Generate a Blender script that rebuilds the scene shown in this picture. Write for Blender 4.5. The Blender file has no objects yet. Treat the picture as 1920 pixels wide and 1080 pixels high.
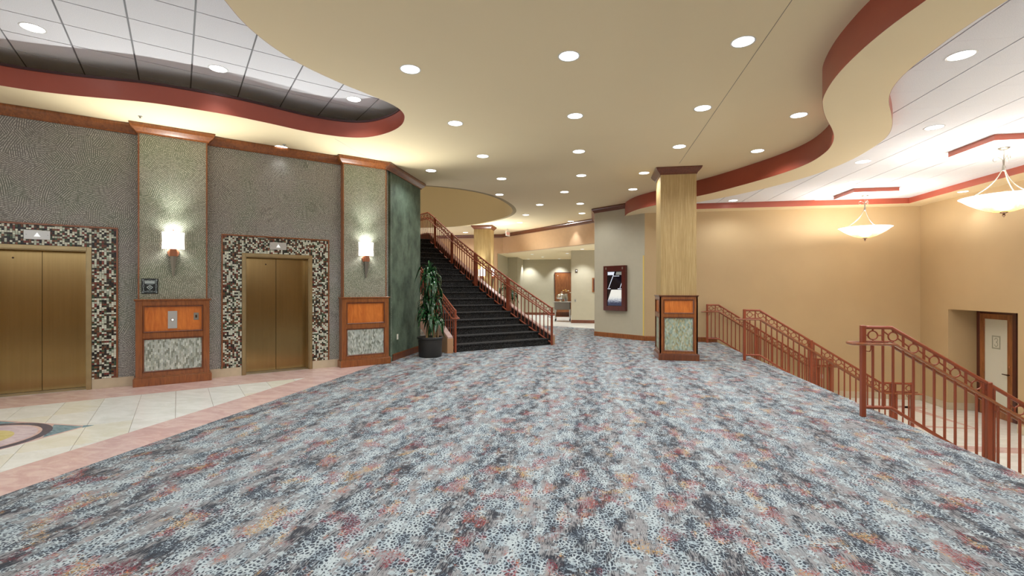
import bpy, bmesh, math, random
from mathutils import Vector, Matrix
from mathutils.geometry import delaunay_2d_cdt
R = random.Random(7)
PI = math.pi
S2 = math.sqrt(2)
scene = bpy.context.scene
COL = scene.collection

# ------------------------------------------------------------------ camera, world, exposure
cam_d = bpy.data.cameras.new('camera')
cam = bpy.data.objects.new('camera', cam_d); COL.objects.link(cam)
cam.location = (0, 0, 1.5)
cam.rotation_euler = (PI / 2, 0, math.radians(9.75))
cam_d.sensor_width = 36; cam_d.lens = 885.0 / 1920 * 36; cam_d.shift_y = 1.0 / 1920
cam_d.clip_start = 0.05; cam_d.clip_end = 200
scene.camera = cam
world = bpy.data.worlds.new('world'); scene.world = world; world.use_nodes = True
world.node_tree.nodes['Background'].inputs[0].default_value = (0.86, 0.92, 1.0, 1)
world.node_tree.nodes['Background'].inputs[1].default_value = 2.2
scene.view_settings.view_transform = 'Standard'
scene.view_settings.look = 'None'
scene.view_settings.exposure = 0.12
scene.view_settings.gamma = 1
scene.view_settings.use_curve_mapping = False
try:
    scene.cycles.max_bounces = 8; scene.cycles.diffuse_bounces = 5; scene.cycles.glossy_bounces = 4
    scene.cycles.sample_clamp_indirect = 6; scene.cycles.use_denoising = True
    scene.cycles.caustics_reflective = False; scene.cycles.caustics_refractive = False
except Exception:
    pass
SPOT_W = 70.0        # each ceiling downlight
COOL = (0.93, 0.97, 1.0)
WARM = (1.0, 0.86, 0.66)

# ------------------------------------------------------------------ material helpers
class NT:
    def __init__(s, name):
        s.m = bpy.data.materials.new(name); s.m.use_nodes = True
        s.t = s.m.node_tree; s.n = s.t.nodes; s.l = s.t.links
        s.b = s.n['Principled BSDF']
    def node(s, typ, **kw):
        n = s.n.new(typ)
        for k, v in kw.items(): setattr(n, k, v)
        return n
    def put(s, sock, v):
        if isinstance(v, bpy.types.NodeSocket): s.l.new(v, sock)
        elif v is not None:
            if sock.type == 'RGBA' and len(v) == 3: v = (*v, 1)
            sock.default_value = v
    def math(s, op, a, b=None, c=None, clamp=False):
        n = s.node('ShaderNodeMath', operation=op); n.use_clamp = clamp
        s.put(n.inputs[0], a)
        if b is not None: s.put(n.inputs[1], b)
        if c is not None: s.put(n.inputs[2], c)
        return n.outputs[0]
    def coord(s, which='Object'):
        return s.node('ShaderNodeTexCoord').outputs[which]
    def map(s, vec, scale=(1, 1, 1), rot=(0, 0, 0), loc=(0, 0, 0)):
        n = s.node('ShaderNodeMapping'); s.put(n.inputs[0], vec)
        n.inputs['Scale'].default_value = scale; n.inputs['Rotation'].default_value = rot; n.inputs['Location'].default_value = loc
        return n.outputs[0]
    def noise(s, vec, scale=5, detail=2, rough=.5, dist=0):
        n = s.node('ShaderNodeTexNoise'); s.put(n.inputs['Vector'], vec)
        n.inputs['Scale'].default_value = scale; n.inputs['Detail'].default_value = detail
        n.inputs['Roughness'].default_value = rough; n.inputs['Distortion'].default_value = dist
        return n.outputs['Fac'], n.outputs['Color']
    def ramp(s, fac, stops, interp='LINEAR'):
        n = s.node('ShaderNodeValToRGB'); n.color_ramp.interpolation = interp
        e = n.color_ramp.elements
        while len(e) < len(stops): e.new(.5)
        for i, (p, c) in enumerate(stops):
            e[i].position = p
            e[i].color = (*c, 1) if hasattr(c, '__len__') else (c, c, c, 1)
        s.put(n.inputs[0], fac)
        return n.outputs[0]
    def step(s, v, lo, hi):
        n = s.node('ShaderNodeMapRange'); n.interpolation_type = 'SMOOTHSTEP'
        s.put(n.inputs[0], v); n.inputs[1].default_value = lo; n.inputs[2].default_value = hi
        return n.outputs[0]
    def mix(s, f, a, b, mode='MIX'):
        n = s.node('ShaderNodeMix', data_type='RGBA', blend_type=mode)
        s.put(n.inputs[0], f); s.put(n.inputs[6], a); s.put(n.inputs[7], b)
        return n.outputs[2]
    def bump(s, h, strength=.3, dist=.01):
        n = s.node('ShaderNodeBump'); n.inputs['Strength'].default_value = strength; n.inputs['Distance'].default_value = dist
        s.put(n.inputs['Height'], h); s.l.new(n.outputs[0], s.b.inputs['Normal'])
    def set(s, col=None, rough=None, metal=None, spec=None):
        if col is not None: s.put(s.b.inputs['Base Color'], col)
        if rough is not None: s.put(s.b.inputs['Roughness'], rough)
        if metal is not None: s.put(s.b.inputs['Metallic'], metal)
        if spec is not None: s.put(s.b.inputs['Specular IOR Level'], spec)
        return s.m

def lin(r, g, b):
    f = lambda v: ((v / 255 + .055) / 1.055) ** 2.4 if v > 10 else v / 255 / 12.92
    return (f(r), f(g), f(b))

def plain(name, col, rough=.5, metal=0, spec=.5, vary=.0, scale=6):
    t = NT(name)
    c = t.coord()
    f, _ = t.noise(c, scale, 3)
    lo = tuple(v * (1 - vary) for v in col); hi = tuple(min(1, v * (1 + vary)) for v in col)
    t.set(t.ramp(f, [(.3, lo), (.7, hi)]), rough, metal, spec)
    return t.m

def emit(name, col, strength):
    t = NT(name); t.set((0, 0, 0), .5)
    t.put(t.b.inputs['Emission Color'], col); t.b.inputs['Emission Strength'].default_value = strength
    return t.m

def wood(name, dark, light, scale=(14, 14, 1.6), rough=.28):
    t = NT(name)
    c = t.map(t.coord(), scale)
    f, _ = t.noise(c, 1.6, 5, .6, 1.2)
    f2, _ = t.noise(t.map(t.coord(), (60, 60, 5)), 1.5, 3, .6)
    k = t.math('ADD', t.math('MULTIPLY', f, .75), t.math('MULTIPLY', f2, .25))
    t.set(t.ramp(k, [(.34, dark), (.66, light)]), rough)
    t.put(t.b.inputs['Coat Weight'], .25); t.b.inputs['Coat Roughness'].default_value = .2
    return t.m

M = {}
def carpet(name):
    t = NT(name)
    c = t.coord()
    _, wob = t.noise(c, 16, 2)
    off = t.node('ShaderNodeVectorMath', operation='SCALE'); t.put(off.inputs[0], wob); off.inputs['Scale'].default_value = .035
    cw = t.node('ShaderNodeVectorMath', operation='ADD'); t.put(cw.inputs[0], c); t.put(cw.inputs[1], off.outputs[0]); cw = cw.outputs[0]
    big, _ = t.noise(t.map(c, (3.4, 1.5, 1)), 1.7, 4, .62)
    dark, _ = t.noise(t.map(c, (6.4, 2.4, 1), loc=(11.3, 4.1, 0)), 1.5, 5, .68)
    warmn, _ = t.noise(t.map(c, (2.4, 1.6, 1), loc=(3.7, 9.2, 0)), 1.8, 5, .66)
    sx = t.node('ShaderNodeSeparateXYZ'); t.put(sx.inputs[0], c)
    lane = t.math('SINE', t.math('ADD', t.math('MULTIPLY', sx.outputs[0], 2 * PI / 0.80), t.math('MULTIPLY', big, 4.0)))
    st, _ = t.noise(t.map(c, (170, 10, 1)), 1.0, 3, .7)
    st2, _ = t.noise(t.map(c, (330, 20, 1)), 1.0, 2, .6)
    streak = t.math('ADD', t.math('MULTIPLY', st, .5), t.math('MULTIPLY', st2, .5))
    v = t.node('ShaderNodeTexVoronoi', feature='DISTANCE_TO_EDGE', voronoi_dimensions='2D')
    t.put(v.inputs['Vector'], t.map(cw, (1, .82, 1))); v.inputs['Scale'].default_value = 42; v.inputs['Randomness'].default_value = 1
    dots, _ = t.noise(c, 75, 3, .6)
    blotch, _ = t.noise(t.map(c, (1, .7, 1)), 10, 4, .65)
    D = t.math('ADD', t.math('MULTIPLY', t.math('SUBTRACT', dark, .5), 1.85), t.math('MULTIPLY', lane, .11))
    D = t.math('ADD', D, t.math('MULTIPLY', t.math('SUBTRACT', blotch, .5), .35))     # about -0.4 .. 0.4, high = dark
    # streaky grey ground, long thin charcoal strokes
    fdark = t.step(t.math('SUBTRACT', streak, t.math('MULTIPLY', D, .36)), .50, .465)
    grey = t.mix(t.step(big, .42, .58), lin(142, 141, 142), lin(140, 148, 152))
    char = t.mix(t.step(warmn, .5, .64), lin(30, 36, 47), lin(56, 34, 38))
    base = t.mix(t.math('MULTIPLY', fdark, .92), grey, char)
    # lacy pale blue net over charcoal cells, thinner net where it is dark
    where = t.step(t.math('ADD', t.math('MULTIPLY', blotch, .45), t.math('MULTIPLY', big, .55)), 0.485, .50)
    wdt = t.math('SUBTRACT', .17, t.math('MULTIPLY', D, .50))
    wdt = t.math('ADD', wdt, t.math('MULTIPLY', t.math('SUBTRACT', dots, .5), .62))
    cells = t.step(t.math('SUBTRACT', v.outputs[0], wdt), -.015, .02)
    pale = t.mix(t.step(dark, .42, .6), lin(172, 182, 185), lin(152, 166, 174))
    lacecol = t.mix(cells, pale, t.mix(t.step(streak, .46, .54), char, lin(78, 86, 96)))
    base = t.mix(where, base, lacecol)
    base = t.mix(t.math('MULTIPLY', t.math('MULTIPLY', t.step(streak, .47, .43), t.step(blotch, .55, .48)), .75), base, char)
    dab, _ = t.noise(t.map(cw, (1, 1.3, 1), loc=(5, 5, 0)), 20, 3, .6)
    base = t.mix(t.math('MULTIPLY', t.step(dab, .60, .62), .8), base, pale)
    # coloured flecks in patches
    hue, _ = t.noise(t.map(c, (1, .8, 1), loc=(1, 7, 0)), 5.0, 3, .6)
    warm = t.ramp(hue, [(.38, lin(108, 42, 58)), (.47, lin(142, 62, 68)), (.53, lin(168, 96, 74)), (.58, lin(182, 146, 90))])
    fl = t.math('MULTIPLY', t.step(dots, .50, .55), t.step(warmn, .525, .60))
    base = t.mix(t.math('MULTIPLY', fl, .86), base, warm)
    base = t.mix(t.math('MULTIPLY', t.step(warmn, .5, .7), .16), base, warm)
    t.set(base, .95, 0, .15)
    t.b.inputs['Sheen Weight'].default_value = .07; t.b.inputs['Sheen Roughness'].default_value = .5
    h, _ = t.noise(c, 260, 2)
    t.bump(h, .25, .004)
    return t.m
M['carpet'] = carpet('patterned_carpet')

def combed(name, dark, light):
    """wall covering with comb strokes in random directions"""
    t = NT(name)
    c = t.coord()
    s = t.node('ShaderNodeSeparateXYZ'); t.put(s.inputs[0], c)
    cx = t.node('ShaderNodeCombineXYZ'); t.put(cx.inputs[0], s.outputs[0]); t.put(cx.inputs[1], s.outputs[2])
    p = cx.outputs[0]
    v = t.node('ShaderNodeTexVoronoi', feature='F1', voronoi_dimensions='2D'); t.put(v.inputs['Vector'], p)
    v.inputs['Scale'].default_value = 4.4; v.inputs['Randomness'].default_value = 1
    sc = t.node('ShaderNodeSeparateColor'); t.put(sc.inputs[0], v.outputs['Color'])
    ang = t.math('MULTIPLY', sc.outputs[0], PI)
    sn = t.math('SINE', ang); cs = t.math('COSINE', ang)
    u = t.math('ADD', t.math('MULTIPLY', s.outputs[0], cs), t.math('MULTIPLY', s.outputs[2], sn))
    vp = t.node('ShaderNodeVectorMath', operation='SCALE'); t.put(vp.inputs[0], p); vp.inputs['Scale'].default_value = 1
    # bow of the strokes
    w = t.math('SUBTRACT', t.math('MULTIPLY', s.outputs[2], cs), t.math('MULTIPLY', s.outputs[0], sn))
    bow = t.math('MULTIPLY', t.math('SINE', t.math('ADD', t.math('MULTIPLY', w, 9.0), t.math('MULTIPLY', sc.outputs[1], 6.28))), .02)
    u = t.math('ADD', u, bow)
    wave = t.math('SINE', t.math('MULTIPLY', u, 2 * PI / .0235))
    n1, _ = t.noise(c, 55, 3, .6)
    # second, crossing set of strokes that breaks the first one up
    v2 = t.node('ShaderNodeTexVoronoi', feature='F1', voronoi_dimensions='2D'); t.put(v2.inputs['Vector'], t.map(p, (1, 1, 1), loc=(3.3, 1.7, 0)))
    v2.inputs['Scale'].default_value = 6.5
    sd = t.node('ShaderNodeSeparateColor'); t.put(sd.inputs[0], v2.outputs['Color'])
    a2 = t.math('MULTIPLY', sd.outputs[1], PI)
    u2 = t.math('ADD', t.math('MULTIPLY', s.outputs[0], t.math('COSINE', a2)), t.math('MULTIPLY', s.outputs[2], t.math('SINE', a2)))
    wave2 = t.math('SINE', t.math('MULTIPLY', u2, 2 * PI / .0235))
    pick = t.step(sd.outputs[0], .50, .52)
    wv = t.math('ADD', t.math('MULTIPLY', wave, t.math('SUBTRACT', 1.0, pick)), t.math('MULTIPLY', wave2, pick))
    wv = t.math('ADD', wv, t.math('MULTIPLY', wave, t.math('MULTIPLY', pick, .35)))
    wv = t.math('ADD', wv, t.math('MULTIPLY', t.math('SUBTRACT', n1, .5), 3.2))
    f = t.step(wv, .30, 1.15)
    n2, _ = t.noise(c, 1.3, 3)
    tone = t.mix(t.step(n2, .42, .62), dark, tuple(a * b for a, b in zip(dark, (.84, .97, .85))))
    t.set(t.mix(f, tone, light), .62, 0, .4)
    t.bump(wv, .22, .003)
    return t.m
M['combed'] = combed('combed_wallcovering', lin(118, 116, 112), lin(200, 198, 192))
M['combed_light'] = combed('pale_combed_wallcovering', lin(122, 121, 108), lin(196, 194, 178))

def suede():
    t = NT('green_suede_wallcovering')
    f, _ = t.noise(t.map(t.coord(), (1, 1, .7)), 3.2, 6, .7)
    t.set(t.ramp(f, [(.35, lin(52, 66, 52)), (.65, lin(96, 112, 94))]), .7)
    return t.m
M['suede'] = suede()

def grass():
    t = NT('gold_strie_wallcovering')
    f, _ = t.noise(t.map(t.coord(), (46, 46, 1.1)), 1.5, 4, .6)
    f2, _ = t.noise(t.map(t.coord(), (130, 130, 4)), 1.5, 2, .6)
    k = t.math('ADD', t.math('MULTIPLY', f, .7), t.math('MULTIPLY', f2, .3))
    t.set(t.ramp(k, [(.3, lin(146, 118, 70)), (.5, lin(172, 144, 94)), (.72, lin(196, 172, 122))]), .55)
    return t.m
M['strie'] = grass()
M['ceiling'] = plain('cream_ceiling_paint', lin(240, 221, 182), .85, vary=.015, scale=.6)
M['red'] = plain('terracotta_paint', lin(156, 74, 54), .38, vary=.03)
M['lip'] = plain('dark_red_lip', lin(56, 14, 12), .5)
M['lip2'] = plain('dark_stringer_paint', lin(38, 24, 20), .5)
M['tan'] = plain('tan_wallpaper', lin(186, 160, 120), .7, vary=.03, scale=1.2)
M['shaft'] = plain('olive_tan_paint', lin(158, 138, 96), .8)
M['gold'] = plain('gold_wallpaper', lin(186, 146, 92), .7, vary=.03)
M['sage'] = plain('sage_wallpaper', lin(178, 170, 148), .7, vary=.02)
M['peach'] = plain('peach_wallpaper', lin(206, 170, 132), .75, vary=.03)
M['cherry'] = wood('cherry_wood', lin(112, 60, 26), lin(152, 90, 42))
M['cherry_dark'] = wood('dark_cherry_wood', lin(86, 44, 24), lin(120, 66, 36))
M['cherry_light'] = wood('cherry_panel_veneer', lin(180, 92, 30), lin(214, 126, 52), (8, 8, 1.4))
M['walnut'] = wood('walnut_door_wood', lin(112, 62, 26), lin(156, 96, 52))
M['mahogany'] = wood('mahogany_frame_wood', lin(58, 18, 14), lin(88, 30, 24))
M['rail'] = plain('terracotta_metal', lin(138, 66, 40), .36, .1, .5, .04)
M['rail_wood'] = wood('oiled_handrail_wood', lin(118, 62, 32), lin(150, 88, 50), (20, 20, 20))
M['black'] = plain('black_gap', (.006, .005, .005), .6)
M['grout'] = plain('dark_grout', lin(140, 124, 108), .85)
M['tbar'] = plain('ceiling_grid_grey', lin(132, 132, 136), .6)
M['stonebase'] = plain('beige_stone_tile', lin(192, 178, 152), .4, vary=.06, scale=9)
M['chrome'] = plain('polished_chrome', (.75, .75, .76), .12, 1)
M['steel'] = plain('brushed_steel', (.55, .54, .51), .36, .9)
M['copper'] = plain('copper_metal', lin(190, 128, 96), .3, .7)
M['pewter'] = plain('pewter_metal', lin(150, 144, 132), .36, .85)
M['bronze'] = plain('dark_bronze', lin(74, 52, 36), .35, .7)
M['trim_white'] = plain('white_trim', lin(226, 226, 224), .4)
M['pot'] = plain('charcoal_planter', lin(44, 42, 40), .42)
M['soil'] = plain('dark_soil', lin(40, 30, 22), .95, vary=.3, scale=60)
M['bark'] = plain('tan_cane_bark', lin(140, 112, 76), .8, vary=.15, scale=40)
M['capstone'] = plain('pink_marble_cap', lin(186, 156, 146), .35, vary=.12, scale=7)
M['cheek'] = plain('tan_stone_cheek', lin(176, 134, 98), .5, vary=.05)
M['plastic'] = plain('ivory_plastic', lin(224, 218, 200), .4)
M['exit'] = emit('exit_sign_red', lin(224, 88, 80), .9)
M['lens'] = emit('downlight_lens', (1, 1, 1), 7.0)
M['lens_dim'] = emit('far_downlight_lens', (1, 1, 1), 2.0)

def tile_mat():
    t = NT('acoustic_tile')
    f, _ = t.noise(t.coord(), 140, 2, .8)
    g, _ = t.noise(t.coord(), 420, 1)
    t.set(t.ramp(f, [(.35, lin(222, 222, 228)), (.55, lin(238, 238, 243))]), .9)
    t.bump(g, .3, .003)
    return t.m
M['tile'] = tile_mat()

def brass():
    t = NT('antique_brass')
    c = t.coord()
    g, _ = t.noise(t.map(c, (26, 26, .5)), 1.3, 3, .6)
    h, _ = t.noise(t.map(c, (3, 3, 1.0)), 1.3, 3, .5)
    k = t.math('ADD', t.math('MULTIPLY', g, .5), t.math('MULTIPLY', h, .5))
    f, _ = t.noise(t.map(c, (400, 400, 3)), 1, 2, .6)
    t.set(t.ramp(k, [(.3, lin(150, 124, 80)), (.7, lin(164, 137, 92))]), t.math('ADD', .17, t.math('MULTIPLY', f, .08)), 1.0)
    t.b.inputs['Anisotropic'].default_value = .3
    t.b.inputs['Anisotropic Rotation'].default_value = 0
    return t.m
M['brass'] = brass()
M['brass_frame'] = plain('brass_frame', lin(168, 148, 110), .32, .95, vary=.08)

def attr_mat(name, rough, spec=.5):
    t = NT(name)
    a = t.node('ShaderNodeAttribute', attribute_name='tint')
    t.set(a.outputs['Color'], rough, 0, spec)
    return t.m
M['mosaic'] = attr_mat('glass_mosaic', .3, .4)
M['glass_tile'] = attr_mat('pale_glass_tile', .3, .4)

def marble(name, a, b, scale=2.2, rough=.22):
    t = NT(name)
    f, _ = t.noise(t.map(t.coord(), (1, 2.2, 1), rot=(0, 0, .5)), scale, 6, .68, 1.0)
    v, _ = t.noise(t.coord(), 14, 4, .7)
    col = t.mix(t.step(f, .35, .65), a, b)
    col = t.mix(t.math('MULTIPLY', t.step(v, .62, .72), .35), col, tuple(min(1, k * 1.25) for k in b))
    t.set(col, rough)
    return t.m
M['marble'] = marble('white_marble', lin(224, 226, 220), lin(238, 240, 236))
M['marble2'] = marble('cream_marble', lin(224, 222, 204), lin(234, 234, 224))
M['pink'] = marble('pink_marble', lin(204, 172, 168), lin(220, 194, 188), 3)
M['m_blue'] = marble('slate_blue_marble', lin(44, 54, 88), lin(72, 82, 114), 8)
M['m_teal'] = marble('teal_marble', lin(80, 120, 140), lin(126, 166, 182), 9)
M['m_yellow'] = marble('yellow_marble', lin(206, 194, 128), lin(220, 208, 150), 5)
M['m_rose'] = marble('rose_marble', lin(202, 184, 196), lin(222, 208, 216), 7)
M['m_white'] = marble('pale_grey_marble', lin(190, 192, 196), lin(214, 214, 216), 7)

def stair_carpet():
    t = NT('dark_stair_carpet')
    c = t.coord()
    f, _ = t.noise(c, 70, 3, .7)
    g, _ = t.noise(c, 2.6, 3, .6)
    b = t.mix(t.step(f, .51, .62), lin(13, 12, 12), lin(84, 83, 82))
    b = t.mix(t.math('MULTIPLY', t.step(g, .56, .64), .5), b, lin(44, 40, 35))
    t.set(b, .95, 0, .2)
    t.b.inputs['Sheen Weight'].default_value = .08
    return t.m
M['stair_carpet'] = stair_carpet()

def leafm():
    t = NT('glossy_leaf')
    f, _ = t.noise(t.coord(), 9, 2)
    t.set(t.ramp(f, [(.3, lin(14, 44, 22)), (.7, lin(40, 88, 46))]), .24, 0, .6)
    return t.m
M['leaf'] = leafm()

def shade_mat(name, col, strength, alpha=.0, vein=None):
    t = NT(name)
    f, _ = t.noise(t.map(t.coord(), (2, 2, 5)), 2.2, 4, .6, 2.0)
    c = t.ramp(f, [(.4, col), (.62, vein or tuple(v * .86 for v in col))])
    t.set(c, .35)
    t.put(t.b.inputs['Emission Color'], c); t.b.inputs['Emission Strength'].default_value = strength
    return t.m
M['shade'] = shade_mat('lit_alabaster_shade', (1, 1, .96), 1.1)
def bowl_mat():
    t = NT('lit_alabaster_bowl')
    c = t.coord()
    f, _ = t.noise(c, 26, 4, .7)
    s = t.node('ShaderNodeSeparateXYZ'); t.put(s.inputs[0], c)
    am = t.ramp(t.math('ADD', s.outputs[2], t.math('MULTIPLY', t.math('SUBTRACT', f, .5), .10)), [(.0, lin(214, 150, 70)), (.06, lin(242, 216, 158)), (.14, (1, .97, .86)), (.2, (1, 1, .98))])
    t.set(am, .3); t.put(t.b.inputs['Emission Color'], am); t.b.inputs['Emission Strength'].default_value = 1.15
    return t.m
M['bowl'] = bowl_mat()
t_ = NT('frosted_door_glass'); t_.set(lin(206, 204, 188), .25, 0, .5); M['frost'] = t_.m
M['frost_mark'] = plain('etched_glass_mark', lin(150, 150, 132), .5)
M['screen_black'] = plain('black_screen_glass', (.004, .005, .01), .08)
M['screen_white'] = emit('screen_white', (.86, .9, 1), .85)
M['screen_blue'] = emit('screen_violet', (.25, .3, .9), .5)
def picture_mat():
    t = NT('screen_picture')
    c = t.coord(); s = t.node('ShaderNodeSeparateXYZ'); t.put(s.inputs[0], c)
    f, _ = t.noise(t.map(c, (22, 22, 16)), 1.4, 5, .75)
    k = t.math('ADD', t.math('MULTIPLY', t.math('SUBTRACT', f, .5), 1.5), t.math('MULTIPLY', s.outputs[2], 3.4))
    col = t.ramp(k, [(.30, (.03, .04, .08)), (.50, (.30, .33, .40)), (.72, (.72, .73, .70)), (1.0, (.86, .84, .76))])
    t.set((0, 0, 0), .3); t.put(t.b.inputs['Emission Color'], col); t.b.inputs['Emission Strength'].default_value = .9
    return t.m
M['picture'] = picture_mat()
M['sign_black'] = plain('black_plaque', lin(20, 26, 26), .25)
M['sign_silver'] = plain('silver_plaque_print', lin(168, 178, 176), .35, .4)
M['white_arrow'] = emit('lit_arrow', (1, 1, .97), .95)
M['petal'] = plain('yellow_petals', lin(226, 196, 92), .7, vary=.1)
M['cream_petal'] = plain('cream_petals', lin(222, 220, 196), .7)
M['linen'] = plain('grey_cart_panel', lin(120, 114, 108), .7)
M['cornerguard'] = plain('pale_yellow_guard', lin(222, 190, 96), .5)

# ------------------------------------------------------------------ mesh builder
class MB:
    def __init__(s): s.v = []; s.f = []; s.c = []
    def add(s, vs, fs, col=None):
        o = len(s.v); s.v += [tuple(p) for p in vs]; s.f += [tuple(i + o for i in f) for f in fs]
        s.c += [col] * len(fs)
        return s
    def box(s, x0, x1, y0, y1, z0, z1, col=None):
        x0, x1 = sorted((x0, x1)); y0, y1 = sorted((y0, y1)); z0, z1 = sorted((z0, z1))
        v = [(x0, y0, z0), (x1, y0, z0), (x1, y1, z0), (x0, y1, z0), (x0, y0, z1), (x1, y0, z1), (x1, y1, z1), (x0, y1, z1)]
        return s.add(v, [(0, 3, 2, 1), (4, 5, 6, 7), (0, 1, 5, 4), (1, 2, 6, 5), (2, 3, 7, 6), (3, 0, 4, 7)], col)
    def prism(s, poly, z0, z1):
        a = sum(poly[i][0] * poly[(i + 1) % len(poly)][1] - poly[(i + 1) % len(poly)][0] * poly[i][1] for i in range(len(poly)))
        if a < 0: poly = poly[::-1]
        n = len(poly)
        v = [(x, y, z0) for x, y in poly] + [(x, y, z1) for x, y in poly]
        f = [tuple(range(n))[::-1], tuple(range(n, 2 * n))] + [(i, (i + 1) % n, n + (i + 1) % n, n + i) for i in range(n)]
        return s.add(v, f)
    def tube(s, pts, r, n=8, cap=True, closed=False, rs=None):
        P = [Vector(p) for p in pts]; m = len(P); rings = []
        prev = None
        for i in range(m):
            if closed: d = (P[(i + 1) % m] - P[i - 1])
            else: d = (P[min(i + 1, m - 1)] - P[max(i - 1, 0)])
            d.normalize()
            up = Vector((0, 0, 1)) if abs(d.z) < .95 else Vector((1, 0, 0))
            if prev is not None:
                a = prev - d * prev.dot(d)
                a = a.normalized() if a.length > 1e-4 else d.cross(up).normalized()
            else: a = d.cross(up).normalized()
            prev = a; b = d.cross(a)
            rr = rs[i] if rs else r
            k = 1.0
            if 0 < i < m - 1:
                e1 = (P[i] - P[i - 1]).normalized(); e2 = (P[i + 1] - P[i]).normalized()
                k = 1 / max(.6, math.sqrt(max(0, (1 + e1.dot(e2)) / 2)))
            rings.append([P[i] + (a * math.cos(2 * PI * j / n) + b * math.sin(2 * PI * j / n)) * rr * k for j in range(n)])
        v = [p for ring in rings for p in ring]; f = []
        mm = m if closed else m - 1
        for i in range(mm):
            for j in range(n):
                a0 = i * n + j; a1 = i * n + (j + 1) % n; b0 = ((i + 1) % m) * n + j; b1 = ((i + 1) % m) * n + (j + 1) % n
                f.append((a0, a1, b1, b0))
        if cap and not closed: f += [tuple(range(n))[::-1], tuple(range((m - 1) * n, m * n))]
        return s.add(v, f)
    def lathe(s, prof, n=20, a0=0, a1=2 * PI, at=(0, 0, 0)):
        full = abs(a1 - a0 - 2 * PI) < 1e-6; k = n if full else n + 1; v = []
        for r, z in prof:
            for j in range(k):
                a = a0 + (a1 - a0) * j / n
                v.append((at[0] + r * math.cos(a), at[1] + r * math.sin(a), at[2] + z))
        f = []
        for i in range(len(prof) - 1):
            for j in range(n):
                j2 = (j + 1) % k if full else j + 1
                f.append((i * k + j, i * k + j2, (i + 1) * k + j2, (i + 1) * k + j))
        return s.add(v, f)
    def sweep(s, path, prof, side=1, closed=False, cap=True):
        """profile (out, z) swept along a plan polyline with mitres; 'out' goes to the right of travel (side=1)"""
        n = len(path); m = len(prof); v = []
        P = [Vector((p[0], p[1])) for p in path]
        for i in range(n):
            if closed or 0 < i < n - 1:
                e1 = (P[i] - P[i - 1]).normalized(); e2 = (P[(i + 1) % n] - P[i]).normalized()
            elif i == 0: e1 = e2 = (P[1] - P[0]).normalized()
            else: e1 = e2 = (P[-1] - P[-2]).normalized()
            n1 = Vector((e1.y, -e1.x)); n2 = Vector((e2.y, -e2.x)); b = n1 + n2
            b = b / max(1e-6, b.length_squared) * 2 * side
            for o, z in prof: v.append((P[i].x + b.x * o, P[i].y + b.y * o, z))
        f = []
        for i in range(n if closed else n - 1):
            for j in range(m):
                a = i * m + j; a2 = i * m + (j + 1) % m; c = ((i + 1) % n) * m + j; c2 = ((i + 1) % n) * m + (j + 1) % m
                f.append((a, c, c2, a2))
        if cap and not closed: f += [tuple(range(m)), tuple(range((n - 1) * m, n * m))[::-1]]
        return s.add(v, f)
    def mesh(s, name, mat, smooth=False, bevel=0):
        me = bpy.data.meshes.new(name); me.from_pydata(s.v, [], s.f)
        if any(c is not None for c in s.c):
            at = me.color_attributes.new('tint', 'FLOAT_COLOR', 'CORNER')
            k = 0
            for p in me.polygons:
                c = s.c[p.index] or (.5, .5, .5)
                for _ in p.loop_indices:
                    at.data[k].color = (*c, 1); k += 1
        bm = bmesh.new(); bm.from_mesh(me)
        if bevel:
            es = [e for e in bm.edges if len(e.link_faces) == 2 and e.calc_face_angle(0) > .6]
            bmesh.ops.bevel(bm, geom=es, offset=bevel, segments=1, affect='EDGES')
        bmesh.ops.recalc_face_normals(bm, faces=bm.faces)
        bm.to_mesh(me); bm.free()
        if smooth:
            me.polygons.foreach_set('use_smooth', [True] * len(me.polygons))
            me.set_sharp_from_angle(angle=math.radians(40))
        me.materials.append(mat)
        return me
    def build(s, name, mat, parent=None, smooth=False, bevel=0, loc=None, rot=0):
        return link(name, s.mesh(name, mat, smooth, bevel), parent, loc, rot)

def link(name, me, parent=None, loc=None, rot=0):
    o = bpy.data.objects.new(name, me); COL.objects.link(o)
    if parent: o.parent = parent
    if loc: o.location = loc
    if rot: o.rotation_euler = (0, 0, rot) if not hasattr(rot, '__len__') else rot
    return o
def thing(name, label, cat, loc=(0, 0, 0), rot=0, group=None):
    o = bpy.data.objects.new(name, None); COL.objects.link(o); o.empty_display_size = .1
    o.location = loc; o.rotation_euler = (0, 0, rot); o['label'] = label; o['category'] = cat
    if group: o['group'] = group
    return o
def tag(o, label=None, cat=None, group=None, kind=None):
    if label: o['label'] = label
    if cat: o['category'] = cat
    if group: o['group'] = group
    if kind: o['kind'] = kind
    return o
KIDS = {}
def dup(root, loc, rot=None, label=None):
    r = root.copy(); COL.objects.link(r); r.location = loc
    if rot is not None: r.rotation_euler = (0, 0, rot)
    if label: r['label'] = label
    for ch in list(root.children):
        c = ch.copy(); COL.objects.link(c); c.parent = r
        for g in list(ch.children):
            d = g.copy(); COL.objects.link(d); d.parent = c
    return r
def struct(o, label=None):
    o['kind'] = 'structure'
    if label: o['label'] = label
    return o

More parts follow.
